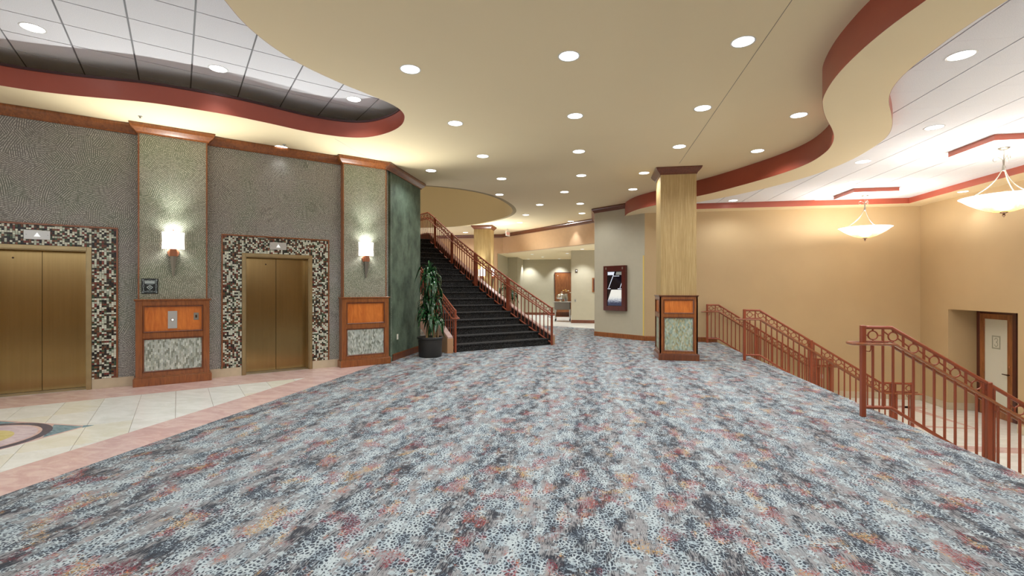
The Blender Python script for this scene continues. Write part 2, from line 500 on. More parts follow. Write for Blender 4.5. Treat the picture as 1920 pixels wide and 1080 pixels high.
def catmull(pts, n=6, closed=False):
    out = []; m = len(pts)
    rng = range(m if closed else m - 1)
    for i in rng:
        g = (lambda k: pts[k % m]) if closed else (lambda k: pts[max(0, min(m - 1, k))])
        p0, p1, p2, p3 = g(i - 1), g(i), g(i + 1), g(i + 2)
        for j in range(n):
            t = j / n
            out.append(tuple(.5 * ((2 * b) + (-a + c) * t + (2 * a - 5 * b + 4 * c - d) * t * t + (-a + 3 * b - 3 * c + d) * t ** 3) for a, b, c, d in zip(p0, p1, p2, p3)))
    if not closed: out.append(tuple(pts[-1]))
    return out
def smooth_line(p, it=2):
    for _ in range(it):
        p = [p[0]] + [tuple((p[i - 1][k] + 2 * p[i][k] + p[i + 1][k]) / 4 for k in (0, 1)) for i in range(1, len(p) - 1)] + [p[-1]]
    return p
def inside(p, poly):
    x, y = p; c = False; n = len(poly)
    for i in range(n):
        x1, y1 = poly[i]; x2, y2 = poly[i - 1]
        if (y1 > y) != (y2 > y) and x < (x2 - x1) * (y - y1) / (y2 - y1) + x1: c = not c
    return c
def slab(name, outline, holes, z0, z1, mat, label=None):
    """a plate with holes, z0 underside, z1 upper side"""
    pts = []; edges = []
    for loop in [outline] + holes:
        o = len(pts); pts += [Vector((p[0], p[1])) for p in loop]
        edges += [(o + i, o + (i + 1) % len(loop)) for i in range(len(loop))]
    vo, eo, fo, *_ = delaunay_2d_cdt(pts, edges, [], 1, 1e-5)
    keep = []
    for f in fo:
        cx = sum(vo[i].x for i in f) / len(f); cy = sum(vo[i].y for i in f) / len(f)
        if inside((cx, cy), outline) and not any(inside((cx, cy), h) for h in holes): keep.append(f)
    mb = MB()
    mb.add([(v.x, v.y, z0) for v in vo], [tuple(reversed(f)) for f in keep])
    mb.add([(v.x, v.y, z1) for v in vo], keep)
    for loop in [outline] + holes:
        n = len(loop)
        mb.add([(x, y, z0) for x, y in loop] + [(x, y, z1) for x, y in loop], [(i, (i + 1) % n, n + (i + 1) % n, n + i) for i in range(n)])
    me = bpy.data.meshes.new(name); me.from_pydata(mb.v, [], mb.f); me.materials.append(mat)
    o = link(name, me)
    return struct(o, label)

# elevator wall frame : local x runs along the wall, local -y comes out of it
EW_O = (-9.36 / S2, 9.36 / S2, 0); EW_A = PI / 4
def ew(s, d):
    return (s / S2 + (-9.36 + d) / S2, s / S2 - (-9.36 + d) / S2)
def ewthing(name, label, cat, s=0, d=0, z=0, group=None):
    x, y = ew(s, d)
    return thing(name, label, cat, (x, y, z), EW_A, group)
def ewstruct(mb, name, mat, **kw):
    o = mb.build(name, mat, None, loc=EW_O, rot=EW_A, **kw); o['kind'] = 'structure'; return o

ZC = 4.03      # main ceiling
ZS = 3.66      # lower soffit
ZT = 3.80      # tiled ceiling over the stairs
ZL = 4.52      # tiled ceiling in the left recess
LOW = -1.42    # lower floor

# ------------------------------------------------------------------ floors
XN = 3.42      # top nosing of the stairs going down
mb = MB()
mb.prism([(-4.22, -3.5), (XN, -3.5), (XN, 14.02), (1.45, 14.02), (.06, 15.25), (.04, 17.95), (-1.6, 18.95), (-6.5, 20.5), (-6.5, 10.9), (-4.22, 10.9)], -.16, 0)
struct(mb.build('floor', M['carpet']), 'patterned grey, charcoal and red carpet running across the lobby')
mb = MB(); mb.prism([(-12, -3.5), (-4.22, -3.5), (-4.22, 10.9), (-12, 10.9)], -.16, -.006)
fl = struct(mb.build('floor', M['grout']), 'marble floor in front of the two elevators')
mb = MB()
pk = []
a = ew(-6.5, -.3); b = ew(4.4, -.3)
# pink band along the elevator wall and pink band along the carpet
def clip(poly, f):
    out = []
    for i in range(len(poly)):
        p, q = poly[i], poly[(i + 1) % len(poly)]; fp, fq = f(p), f(q)
        if fp >= 0: out.append(p)
        if (fp >= 0) != (fq >= 0):
            t = fp / (fp - fq); out.append((p[0] + (q[0] - p[0]) * t, p[1] + (q[1] - p[1]) * t))
    return out
dd = lambda p: (p[0] - p[1]) / S2 + 9.36
band = [ew(-6.5, -.3), ew(5.5, -.3), ew(5.5, .875), ew(-6.5, .875)]
band = clip(band, lambda p: -4.225 - p[0])
mb.prism(band, -.01, 0)
o = mb.build('pink_band', M['pink'], fl)
mb = MB(); strip = clip([(-4.765, -3.5), (-4.225, -3.5), (-4.225, 8.5), (-4.765, 8.5)], lambda p: dd(p) - .878)
mb.prism(strip, -.01, 0); mb.build('pink_band', M['pink'], fl)
for i in range(-16, 10):
    for j in range(0, 12):
        s0 = -.03 + i * .395; d0 = .878 + j * .79
        q = [ew(s0 + .002, d0 + .002), ew(s0 + .393, d0 + .002), ew(s0 + .393, d0 + .788), ew(s0 + .002, d0 + .788)]
        if j == 0 and False: pass
        q = clip(q, lambda p: -4.768 - p[0]); 
        if len(q) < 3: continue
        q = clip(q, lambda p: p[1] + 1.0)
        if len(q) < 3: continue
        q = clip(q, lambda p: p[0] + 9.5)
        if len(q) < 3: continue
        m_ = MB(); m_.prism(q, -.01, -.0005 if (i + j) % 2 else 0)
        m_.build('floor_tile', M['marble2'] if R.random() < .22 else M['marble'], fl)
# medallion inlaid in the marble
md = thing('floor_medallion', 'square marble medallion with slate blue, rose and yellow rings inlaid before the left elevator', 'floor inlay', (-6.10, 3.63, 0))
def ring(r0, r1, z, name, mat, n=48):
    m_ = MB()
    v = []; f = []
    for k in range(n):
        a = 2 * PI * k / n
        v += [(r0 * math.cos(a), r0 * math.sin(a), 0), (r1 * math.cos(a), r1 * math.sin(a), 0), (r0 * math.cos(a), r0 * math.sin(a), z), (r1 * math.cos(a), r1 * math.sin(a), z)]
    for k in range(n):
        i = 4 * k; j = 4 * ((k + 1) % n)
        f += [(i + 2, i + 3, j + 3, j + 2), (i + 1, j + 1, j + 3, i + 3), (i, i + 2, j + 2, j)]
    m_.add(v, f); return m_.build(name, mat, md)
h_ = .67
m_ = MB(); m_.box(-h_, h_, -h_, h_, 0, .0012); m_.build('pink_border', M['pink'], md)
for sx in (-1, 1):
    for sy in (-1, 1):
        m_ = MB(); m_.prism([(sx * .64, sy * .64), (sx * .64, sy * .25), (sx * .25, sy * .64)], 0, .0018); m_.build('teal_corner', M['m_teal'], md)
        m_ = MB(); m_.prism([(sx * .70, sy * .70), (sx * .67, sy * .60), (sx * .60, sy * .67)], 0, .0019); m_.build('teal_tip', M['m_teal'], md)
ring(.575, .655, .0026, 'slate_ring', M['m_blue']); ring(.545, .575, .0025, 'pink_ring', M['pink'])
ring(.37, .545, .0024, 'rose_ring', M['m_rose']); ring(.20, .37, .0023, 'yellow_ring', M['m_yellow'])
ring(.165, .20, .0022, 'pale_ring', M['m_white']); ring(.06, .165, .0021, 'slate_ring', M['m_blue']); ring(0.001, .06, .002, 'pink_disc', M['pink'], 24)
# marble floor beyond the header, lower hall floor
mb = MB(); mb.prism([(-6.5, 20.5), (-1.6, 18.95), (.04, 17.95), (4, 15.5), (4, 28), (-13, 28), (-13, 20.5)], -.16, .0)
struct(mb.build('floor', M['marble']), 'white marble floor of the far corridor')
mb = MB(); mb.prism([(3.0, -3.5), (9.2, -3.5), (9.2, 14.4), (3.0, 14.4)], LOW - .15, LOW - .004)
lf = struct(mb.build('floor', M['marble']), 'white marble floor of the lower hall')
def stripe(p, q, w0, w1):
    d = Vector((q[0] - p[0], q[1] - p[1])).normalized(); n_ = Vector((-d.y, d.x))
    m_ = MB(); m_.prism([(p[0] + n_.x * w0 / 2, p[1] + n_.y * w0 / 2), (q[0] + n_.x * w1 / 2, q[1] + n_.y * w1 / 2), (q[0] - n_.x * w1 / 2, q[1] - n_.y * w1 / 2), (p[0] - n_.x * w0 / 2, p[1] - n_.y * w0 / 2)], LOW - .01, LOW)
    m_.build('pink_stripe', M['pink'], lf)
stripe((6.3, 13.1), (8.0, 13.1), .22, .22); stripe((7.6, 13.2), (7.88, 11.33), .26, .05)
stripe((5.6, 11.36), (7.9, 11.32), .30, .04); stripe((5.6, 9.85), (8.2, 9.95), .32, .32); stripe((5.6, 7.6), (8.2, 7.6), .32, .32)

# ------------------------------------------------------------------ ceilings
Lc = [(3.4, -3.5), (3.4, 0), (3.25, 1.2), (2.85, 2.4), (2.55, 3.4), (2.46, 4.01), (2.41, 4.4), (2.4, 4.81), (2.44, 5.3), (2.55, 5.8), (2.69, 6.15), (2.9, 6.55), (3.2, 7.05), (3.4, 7.44), (3.54, 7.82), (3.63, 8.2), (3.67, 8.7), (3.62, 9.15), (3.47, 9.65), (3.2, 10.27), (2.72, 11.18), (2.35, 11.7), (1.62, 12.65), (1.2, 13.3), (.98, 14.0), (.93, 14.6)]
Rc = [(4.3, -3.5), (4.15, 0), (3.9, 1.2), (3.5, 2.4), (3.18, 3.4), (3.06, 4.11), (3.03, 4.5), (3.04, 4.86), (3.08, 5.3), (3.18, 5.71), (3.36, 6.1), (3.66, 6.59), (3.92, 7.05), (4.12, 7.53), (4.23, 8.1), (4.27, 8.75), (4.21, 9.44), (4.04, 10.09), (3.66, 10.95), (3.13, 11.78), (2.6, 12.42), (2.15, 12.95), (1.95, 13.5)]
Lc = catmull(Lc, 4); Rc = catmull(Rc, 4)
far_ = [(-7.75, 4.0), (-7.55, 4.45), (-7.25, 4.75), (-7.0, 4.95), (-6.62, 5.17), (-6.05, 5.44), (-5.68, 5.7), (-5.25, 6.07), (-4.92, 6.46), (-4.62, 6.86), (-4.38, 7.1), (-4.12, 7.28), (-3.84, 7.37), (-3.54, 7.33), (-3.2, 7.16), (-2.93, 6.92), (-2.75, 6.62), (-2.69, 6.38), (-2.72, 6.12), (-2.85, 5.82), (-3.06, 5.38), (-3.24, 4.88), (-3.3, 4.5), (-3.3, 4.2), (-3.26, 3.92), (-3.17, 3.6), (-3.05, 3.1), (-3.05, 2.5), (-3.4, 1.95), (-4.1, 1.7), (-5.0, 1.8), (-6.0, 2.25), (-6.9, 2.9), (-7.5, 3.45)]
Hole1 = catmull(far_, 4, True)
Hole2 = catmull([(-4.2, 11.0), (-3.48, 11.42), (-2.95, 12.0), (-2.6, 12.75), (-2.45, 13.55), (-2.40, 14.5), (-2.52, 15.45), (-2.88, 16.35), (-3.45, 17.15), (-4.1, 17.8), (-4.95, 18.4), (-6.0, 18.75), (-7.4, 18.7), (-8.7, 17.9), (-9.4, 16.2), (-9.3, 13.8), (-8.4, 12.0), (-7.0, 11.0), (-5.6, 10.75)], 4, True)
out = list(reversed(Lc)) + [(-12.5, -3.5), (-12.5, 21.9), (-4.0, 21.9), (.2, 17.6), (.2, 15.3)]
slab('ceiling', out, [Hole1, Hole2], ZC, ZC + .10, M['ceiling'], 'cream painted main ceiling with two curved openings')
# hairline joints in the painted ceiling
m_ = MB(); m_.box(1.715, 1.721, -3, 9.98, ZC - .0015, ZC + .01); struct(m_.build('trim_joint', M['grout']))
m_ = MB(); m_.box(-4.30, -4.296, 7.35, 8.7, ZC - .0015, ZC + .01); struct(m_.build('trim_joint', M['tbar']))
SD1 = 1 if sum(Hole1[i - 1][0] * Hole1[i][1] - Hole1[i][0] * Hole1[i - 1][1] for i in range(len(Hole1))) < 0 else -1   # sign that points into the opening
def wallribbon(name, line, z0, z1, th, mat, closed=False, side=1, label=None):
    m_ = MB(); m_.sweep(line, [(0, z0), (th, z0), (th, z1), (0, z1)], side, closed)
    return struct(m_.build(name, mat, smooth=True), label)
wallribbon('trim_1', Hole1, ZC + .001, ZC + .25, SD1 * .004, M['red'], True, 1, 'terracotta red band round the left ceiling recess')
wallribbon('trim_2', Lc, ZS + .001, ZC + .01, -.004, M['red'], False, 1, 'tall terracotta red band along the curved ceiling drop')
wallribbon('trim_3', Rc, ZS + .001, ZT + .02, .004, M['red'], False, 1)
# soffit ring on the right
inner = [p for p in Rc if p[1] <= 13.49] + [(1.95, 13.5), (7.9, 13.5), (7.9, -3.5)]
so = Lc + [(.55, 14.9), (1.47, 14.1), (8.6, 14.1), (8.6, -3.5)]
slab('ceiling', [p for p in so], [inner[:0] or [(p[0], max(p[1], -3.4)) for p in inner]], ZS, ZS + .02, M['ceiling'], 'cream soffit strip around the tiled ceiling over the stairs')
wallribbon('trim_4', [(1.95, 13.5), (7.9, 13.5), (7.9, -3.4)], ZS + .001, ZT + .06, .004, M['red'], False, 1, 'straight terracotta red band along the far and right edges of the tiled ceiling')
# left recess : strip painted dark for the gap's shade, then tiles
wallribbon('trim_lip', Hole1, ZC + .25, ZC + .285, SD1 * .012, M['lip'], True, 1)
m_ = MB()
for q in ((-9.1, -9, .5, 8.6), (-1.8, -1.7, .5, 8.6), (-9, -1.8, .4, .5), (-9, -1.8, 8.6, 8.7)): m_.box(q[0], q[1], q[2], q[3], ZC + .10, ZL + .04)
struct(m_.build('trim_cove', M['ceiling']))
m_ = MB(); m_.prism([(-9, 0.5), (-1.8, .5), (-1.8, 8.6), (-9, 8.6)], ZL + .012, ZL + .04)
cl1 = struct(m_.build('ceiling', M['tbar']), 'white tiled ceiling inside the left recess')
pit = .61
tm = MB(); tm.box(-.298, .298, -.298, .298, 0, .015); tme = tm.mesh('ceiling_tile', M['tile'])
tmR = MB(); tmR.box(-.295, .295, -.299, .299, 0, .015); tmeR = tmR.mesh('ceiling_tile', M['tile'])
for i in range(-8, 9):
    for j in range(-5, 12):
        s0 = -1.08 + (i + .5) * .615; d0 = 2.0 + (j + .5) * .585 - 2 * .585
        x, y = ew(s0, d0)
        if -8.7 < x < -2.05 and .8 < y < 8.3:
            near = min(math.hypot(x - p[0], y - p[1]) for p in Hole1)
            if inside((x, y), Hole1) or near < 1.1:
                o = link('ceiling_tile', tme, cl1, (x, y, ZL), EW_A); o.scale = (1, .585 / .615, 1)
# tiles on the right
m_ = MB(); m_.prism(list(Rc) + [(8.05, 13.62), (8.05, -3.4)], ZT + .012, ZT + .04)
cl2 = struct(m_.build('ceiling', M['tbar']), 'white tiled ceiling over the stairs')
nt = 0
for i in range(-3, 9):
    for j in range(-6, 16):
        x = 3.88 + (i + .5) * .605; y = 5.03 + (j - .5) * .60
        if x > 8.15 or y > 13.75 or y < -2.5: continue
        near = min(math.hypot(x - p[0], y - p[1]) for p in Rc)
        poly = Rc + [(8.4, 13.9), (8.4, -3.5)]
        if inside((x, y), poly) or near < .40:
            lim = max([p[0] for p in Lc if y - .36 < p[1] < y + .36] or [-9]) + .03
            if x - .295 > lim: link('ceiling_tile', tmeR, cl2, (x, y, ZT))
            elif x + .295 > lim + .02:
                q_ = MB(); q_.box(lim - x, .295, -.299, .299, 0, .015); q_.build('ceiling_tile', M['tile'], cl2, loc=(x, y, ZT))
# white top cap above everything so that no sky shows through
m_ = MB(); m_.box(3.0, 9.4, -3.5, 14.4, ZC + .2, ZC + .25); struct(m_.build('ceiling', M['ceiling']), 'ceiling slab above the tiled hall ceiling')

# ------------------------------------------------------------------ walls
OP = (1.468, -1.628)      # elevator centres
wl = MB()
def wbox(s0, s1, z0, z1): wl.box(s0, s1, 0, .5, z0, z1)
ho = .52; ht = 2.062
wbox(-5.2, OP[1] - ho, -.1, ZC + .02); wbox(OP[1] + ho, OP[0] - ho, -.1, ZC + .02); wbox(OP[0] + ho, 3.58, -.1, ZC + .02)
for c_ in OP: wbox(c_ - ho, c_ + ho, ht, ZC + .02)
ewstruct(wl, 'wall_left', M['combed'])['label'] = 'grey comb-textured wall around the two elevators'
m_ = MB(); m_.box(-4.5, -4.09, 9.1, 10.8, -.1, ZC + .02)
struct(m_.build('wall_green', M['suede']), 'dark green suede-textured wall behind the potted plant')
m_ = MB(); m_.box(-12, -4.5, 10.5, 10.8, -.1, 7.2); struct(m_.build('wall_stair', M['peach']))
# stairwell shaft above the ceiling
sh = MB(); sh.sweep(Hole2, [(0, ZC + .001), (-.12, ZC + .001), (-.12, 7.2), (0, 7.2)], 1, True)
struct(sh.build('wall_shaft', M['shaft'], smooth=True), 'curved tan wall of the stairwell opening')
gr_ = MB(); gr_.sweep(Hole2, [(-.008, 4.60), (.008, 4.60), (.008, 4.635), (-.008, 4.635)], 1, True); struct(gr_.build('trim_reveal', M['grout']))
m_ = MB(); m_.prism(Hole2, 7.2, 7.3); struct(m_.build('ceiling', M['ceiling']), 'high ceiling at the top of the stairwell')
m_ = MB(); m_.box(-12.5, -4.45, 21.7, 21.9, -.1, ZC + .02); m_.box(-4.45, -4.13, 21.7, 21.9, 3.15, ZC + .02); struct(m_.build('wall_back', M['peach']), 'peach wall behind the curved staircase')
m_ = MB(); m_.box(-12.5, -12.3, 10.5, 22, -.1, 7.2); struct(m_.build('wall_side', M['peach']))
# diagonal header over the corridor opening
m_ = MB(); m_.prism([(.10, 17.30), (-4.15, 21.67), (-4.0, 21.9), (.25, 17.50)], 3.15, ZC + .02); struct(m_.build('wall_header', M['peach']), 'tan header wall over the opening to the far corridor')
m_ = MB(); m_.prism([(.05, 15.22), (1.46, 14.0), (1.46, 14.2), (.4, 17.6), (.05, 17.6)], -.1, ZC + .02); struct(m_.build('wall_display', M['sage']), 'grey-beige angled wall carrying the display screen')
# corridor beyond
m_ = MB(); m_.box(-4.65, -4.45, 21.9, 24.6, -.1, 3.2); m_.box(-4.65, -3.93, 24.6, 26.9, -.1, 3.2); struct(m_.build('wall_corridor', M['sage']))
m_ = MB(); m_.box(-3.93, 3, 26.7, 26.9, -.1, 3.2); struct(m_.build('wall_corridor', M['sage']), 'pale wall at the end of the far corridor')
m_ = MB(); m_.box(-.94, 3, 20.64, 26.8, -.1, 3.2); struct(m_.build('wall_corridor', M['sage']), 'pale wall block beside the serving cart')
m_ = MB(); m_.prism([(.3, 17.42), (-4.15, 21.8), (-4.66, 21.8), (-4.66, 27), (4, 27), (4, 17.42)], 3.151, 3.2); struct(m_.build('ceiling', M['ceiling']), 'lower ceiling of the far corridor')
m_ = MB(); m_.box(-12.5, 9.2, -3.7, -3.5, LOW - .1, 2.5); struct(m_.build('wall_rear', M['tan']), 'low tan wall behind the camera with open glazing above')  # added out of view; its open top shapes fill light and brass reflections
# lower hall walls
m_ = MB(); m_.box(1.46, 8.7, 14.0, 14.25, LOW - .1, ZS + .01); struct(m_.build('wall_far', M['tan']), 'tan wall behind the stairs going down')
m_ = MB(); m_.box(1.2, 8.7, 14.0, 14.25, ZS + .01, ZC + .25); struct(m_.build('wall_far', M['tan']))
m_ = MB()
m_.box(8.45, 8.6, 13.02, 14.2, LOW - .1, ZS + .01); m_.box(8.45, 8.6, -3.5, 11.12, LOW - .1, ZS + .01); m_.box(8.45, 8.6, 11.12, 13.02, 1.0, ZS + .01)
m_.box(8.6, 9.25, 13.02, 13.15, LOW - .1, 1.2); m_.box(8.6, 9.25, 11.0, 11.12, LOW - .1, 1.2); m_.box(9.05, 9.25, 11.12, 13.02, LOW - .1, 1.2); m_.box(8.6, 9.05, 11.12, 13.02, 1.0, 1.15)
struct(m_.build('wall_right', M['tan']), 'tan right wall with a recessed doorway on the lower level')
# face of the upper floor over the lower hall
m_ = MB(); m_.box(XN - .02, XN + .0, -3.5, 14.0, LOW, -.161); struct(m_.build('wall_under', M['tan']))
# beige stone base along the lower walls
def stone_base(path, z0, side=1, hgt=.17):
    P0 = [Vector(p) for p in path]
    root = None
    for a, b in zip(P0, P0[1:]):
        L = (b - a).length; n = max(1, round(L / .42)); d = (b - a) / L; n_ = Vector((d.y, -d.x)) * side
        ang = math.atan2(d.y, d.x)
        for k in range(n):
            m_ = MB(); w = L / n
            m_.box(.0015, w - .0015, 0, -.014 * side, 0, hgt)
            p = a + d * (k * w)
            if root is None:
                root = struct(m_.build('baseboard_stone', M['stonebase'], None, loc=(p.x, p.y, z0), rot=ang))
                r0 = Matrix.Translation((p.x, p.y, z0)) @ Matrix.Rotation(ang, 4, 'Z')
            else:
                o = m_.build('tile', M['stonebase'], root)
                o.matrix_local = r0.inverted() @ (Matrix.Translation((p.x, p.y, z0)) @ Matrix.Rotation(ang, 4, 'Z'))
stone_base([(5.3, 14.0), (8.45, 14.0), (8.45, 13.02), (9.05, 13.02)], LOW)
stone_base([(9.05, 11.12), (8.45, 11.12), (8.45, 6.0)], LOW)
for s0, s1 in ((-1.055, -.56), (.43, .892), (2.045, 2.55)): stone_base([ew(s0, 0), ew(s1, 0)], 0, 1, .145)
# wooden baseboards
bprof = [(0, 0), (.018, 0), (.018, .12), (.010, .14), (0, .14)]
def wbase(path, z0=0, side=1, mat='cherry_dark'):
    m_ = MB(); m_.sweep(path, [(a, b + z0) for a, b in bprof], side); return struct(m_.build('baseboard_wood', M[mat]))
wbase([(-4.09, 9.2), (-4.09, 10.8)]); wbase([(.05, 15.6), (.05, 15.22), (1.46, 14.0), (XN, 14.0)], 0, 1, 'cherry')
wbase([(-4.45, 24.6), (-3.93, 24.6)]); wbase([(-3.93, 26.7), (-.94, 26.7)]); wbase([(-.94, 20.64), (.5, 20.64)]); wbase([(-12, 21.7), (-4.45, 21.7)])
# crown mouldings
cprof = [(0, 3.885), (.018, 3.885), (.024, 3.905), (.05, 3.93), (.085, 3.965), (.10, 3.995), (.10, 4.024), (0, 4.024)]
pd = .145
pil = (-.060, 2.99); phw = .448
path = [ew(-5.2, 0)]
path += [ew(pil[0] - phw, 0), ew(pil[0] - phw, pd), ew(pil[0] + phw, pd), ew(pil[0] + phw, 0), ew(pil[1] - phw + .02, 0), ew(pil[1] - phw + .02, pd), (-4.09, ew(3.42, pd)[1] + .01)]
m_ = MB(); m_.sweep(path, cprof, 1); struct(m_.build('trim_crown', M['cherry']), 'cherry crown moulding along the top of the elevator wall')
m_ = MB(); m_.sweep([(-4.09, ew(3.42, pd)[1] - .06), (-4.09, 10.82), (-4.6, 10.82)], cprof, 1); struct(m_.build('trim_crown', M['cherry_dark']), 'dark cherry crown moulding on the green wall')
m_ = MB(); m_.sweep([(.05, 17.5), (.05, 15.22), (.99, 14.41)], cprof, 1); struct(m_.build('trim_crown', M['cherry_dark']), 'dark crown moulding above the display wall')
m_ = MB(); m_.sweep([(-12.3, 21.7), (-4.16, 21.66), (.08, 17.32)], cprof, 1); struct(m_.build('trim_crown', M['cherry_dark']), 'dark crown moulding along the far header wall')

# ------------------------------------------------------------------ pilasters with wainscots
def tiles_grid(x0, x1, z0, z1, y, w, h, gap, cols, stagger=False, rows_first=False, depth=.006):
    m_ = MB()
    n = max(1, int(round((x1 - x0) / w))); w = (x1 - x0) / n
    for i in range(n):
        off = (h / 2 if (i % 2) else 0) if stagger else 0
        if stagger: off += R.uniform(-.15, .15) * h
        z = z0 - off
        while z < z1 - .001:
            a = max(z, z0); b = min(z + h, z1)
            if b - a > gap * 1.6:
                c = R.choice(cols); k = R.uniform(.82, 1.12); c = tuple(min(1, q * k) for q in c)
                dz = R.uniform(0, .0015)
                xa, xb = x0 + i * w + gap / 2, x0 + (i + 1) * w - gap / 2; za, zb = a + gap / 2, b - gap / 2; ya = y - depth - dz
                m_.add([(xa, ya, za), (xb, ya, za), (xb, ya, zb), (xa, ya, zb), (xa, y, za), (xb, y, za), (xb, y, zb), (xa, y, zb)],
                       [(0, 1, 2, 3), (0, 4, 5, 1), (1, 5, 6, 2), (2, 6, 7, 3), (3, 7, 4, 0)], c)
            z += h
    return m_
GT = [lin(186, 192, 184), lin(170, 178, 170), lin(200, 206, 198), lin(152, 160, 150), lin(178, 184, 172), lin(190, 198, 192), lin(134, 140, 128)]
def frame_molding(mb, x0, x1, z0, z1, y, w=.022, t=.012):
    prof = [(0, 0), (w * .35, t), (w, t * .3), (w, 0)]
    pts = [(x0, z0), (x1, z0), (x1, z1), (x0, z1)]
    v = []
    for k, (px, pz) in enumerate(pts):
        sx = -1 if k in (0, 3) else 1; sz = -1 if k in (0, 1) else 1
        for o, h in prof: v.append((px + sx * (-o), y - h, pz + sz * (-o)))
    f = []
    for k in range(4):
        for j in range(4):
            a = k * 4 + j; b = k * 4 + (j + 1) % 4; c = ((k + 1) % 4) * 4 + j; d = ((k + 1) % 4) * 4 + (j + 1) % 4
            f.append((a, b, d, c))
    mb.add(v, f)
def wainscot(root, hw, dep, H=1.335, base=.03, mats='cherry', sides=()):
    """panelled wooden base, local -y faces the room; back at y=0. hw half width, dep projection of the body"""
    m_ = MB(); m_.box(-hw - base, hw + base, 0, -dep - base, 0, .125); m_.box(-hw - base * .6, hw + base * .6, 0, -dep - base * .6, .125, .14)
    m_.build('plinth', M[mats], root, bevel=.004)
    st = .085
    zs = [.14, .14 + .055, .70, .785, 1.235, H - .02]
    def face(bw, y):
        pass
    b = MB()
    zl0, zl1, zu0, zu1 = .205, .73, .815, 1.235
    if H < 1.3: pass
    # frame of stiles and rails around two recessed fields
    b.box(-hw, -hw + st, 0, -dep, .14, H - .02); b.box(hw - st, hw, 0, -dep, .14, H - .02)
    b.box(-hw + st, hw - st, 0, -dep, .14, zl0); b.box(-hw + st, hw - st, 0, -dep, zl1, zu0); b.box(-hw + st, hw - st, 0, -dep, zu1, H - .02)
    b.build('body', M[mats], root, bevel=.002)
    u = MB(); u.box(-hw + st, hw - st, 0, -dep + .022, zu0, zu1); u.build('upper_panel', M['cherry_light'], root)
    g = MB(); g.box(-hw + st, hw - st, 0, -dep + .016, zl0, zl1); g.build('tile_backing', M['stonebase'], root)
    q = tiles_grid(-hw + st + .018, hw - st - .018, zl0 + .018, zl1 - .018, -dep + .016, .0215, .048, .0022, GT, True)
    tag(q.build('glass_tiles', M['glass_tile'], root), 'pale grey-green stacked glass tiles', kind='stuff')
    f = MB(); frame_molding(f, -hw + st, hw - st, zl0, zl1, -dep + .004); frame_molding(f, -hw + st, hw - st, zu0, zu1, -dep + .004)
    f.build('panel_molding', M['cherry_dark'], root)
    c = MB(); c.box(-hw - .022, hw + .022, 0, -dep - .022, H - .018, H); c.box(-hw - .012, hw + .012, 0, -dep - .012, H - .032, H - .018)
    c.build('cap', M[mats], root, bevel=.003)
for k, c_ in enumerate(pil):
    lab = ('grey comb-textured pilaster with cherry wainscot between the two elevators', 'grey comb-textured pilaster with cherry wainscot beside the green wall')[k]
    r_ = ewthing('pilaster', lab, 'pilaster', c_, 0, 0, 'pilasters on the elevator wall')
    hw = phw if k == 0 else phw - .02; cx0 = 0 if k == 0 else .0
    m_ = MB(); m_.box(-hw + .016, hw - .016, 0, -pd + .004, 1.30, 4.0); m_.build('shaft', M['combed_light'], r_)
    for s_ in (-1, 1):
        m_ = MB(); m_.box(s_ * (hw - .018), s_ * hw, 0, -pd - .004, 1.30, 4.0); m_.build('corner_bead', M['cherry'], r_)
    wainscot(r_, .475 if k == 0 else .46, .195, 1.335)

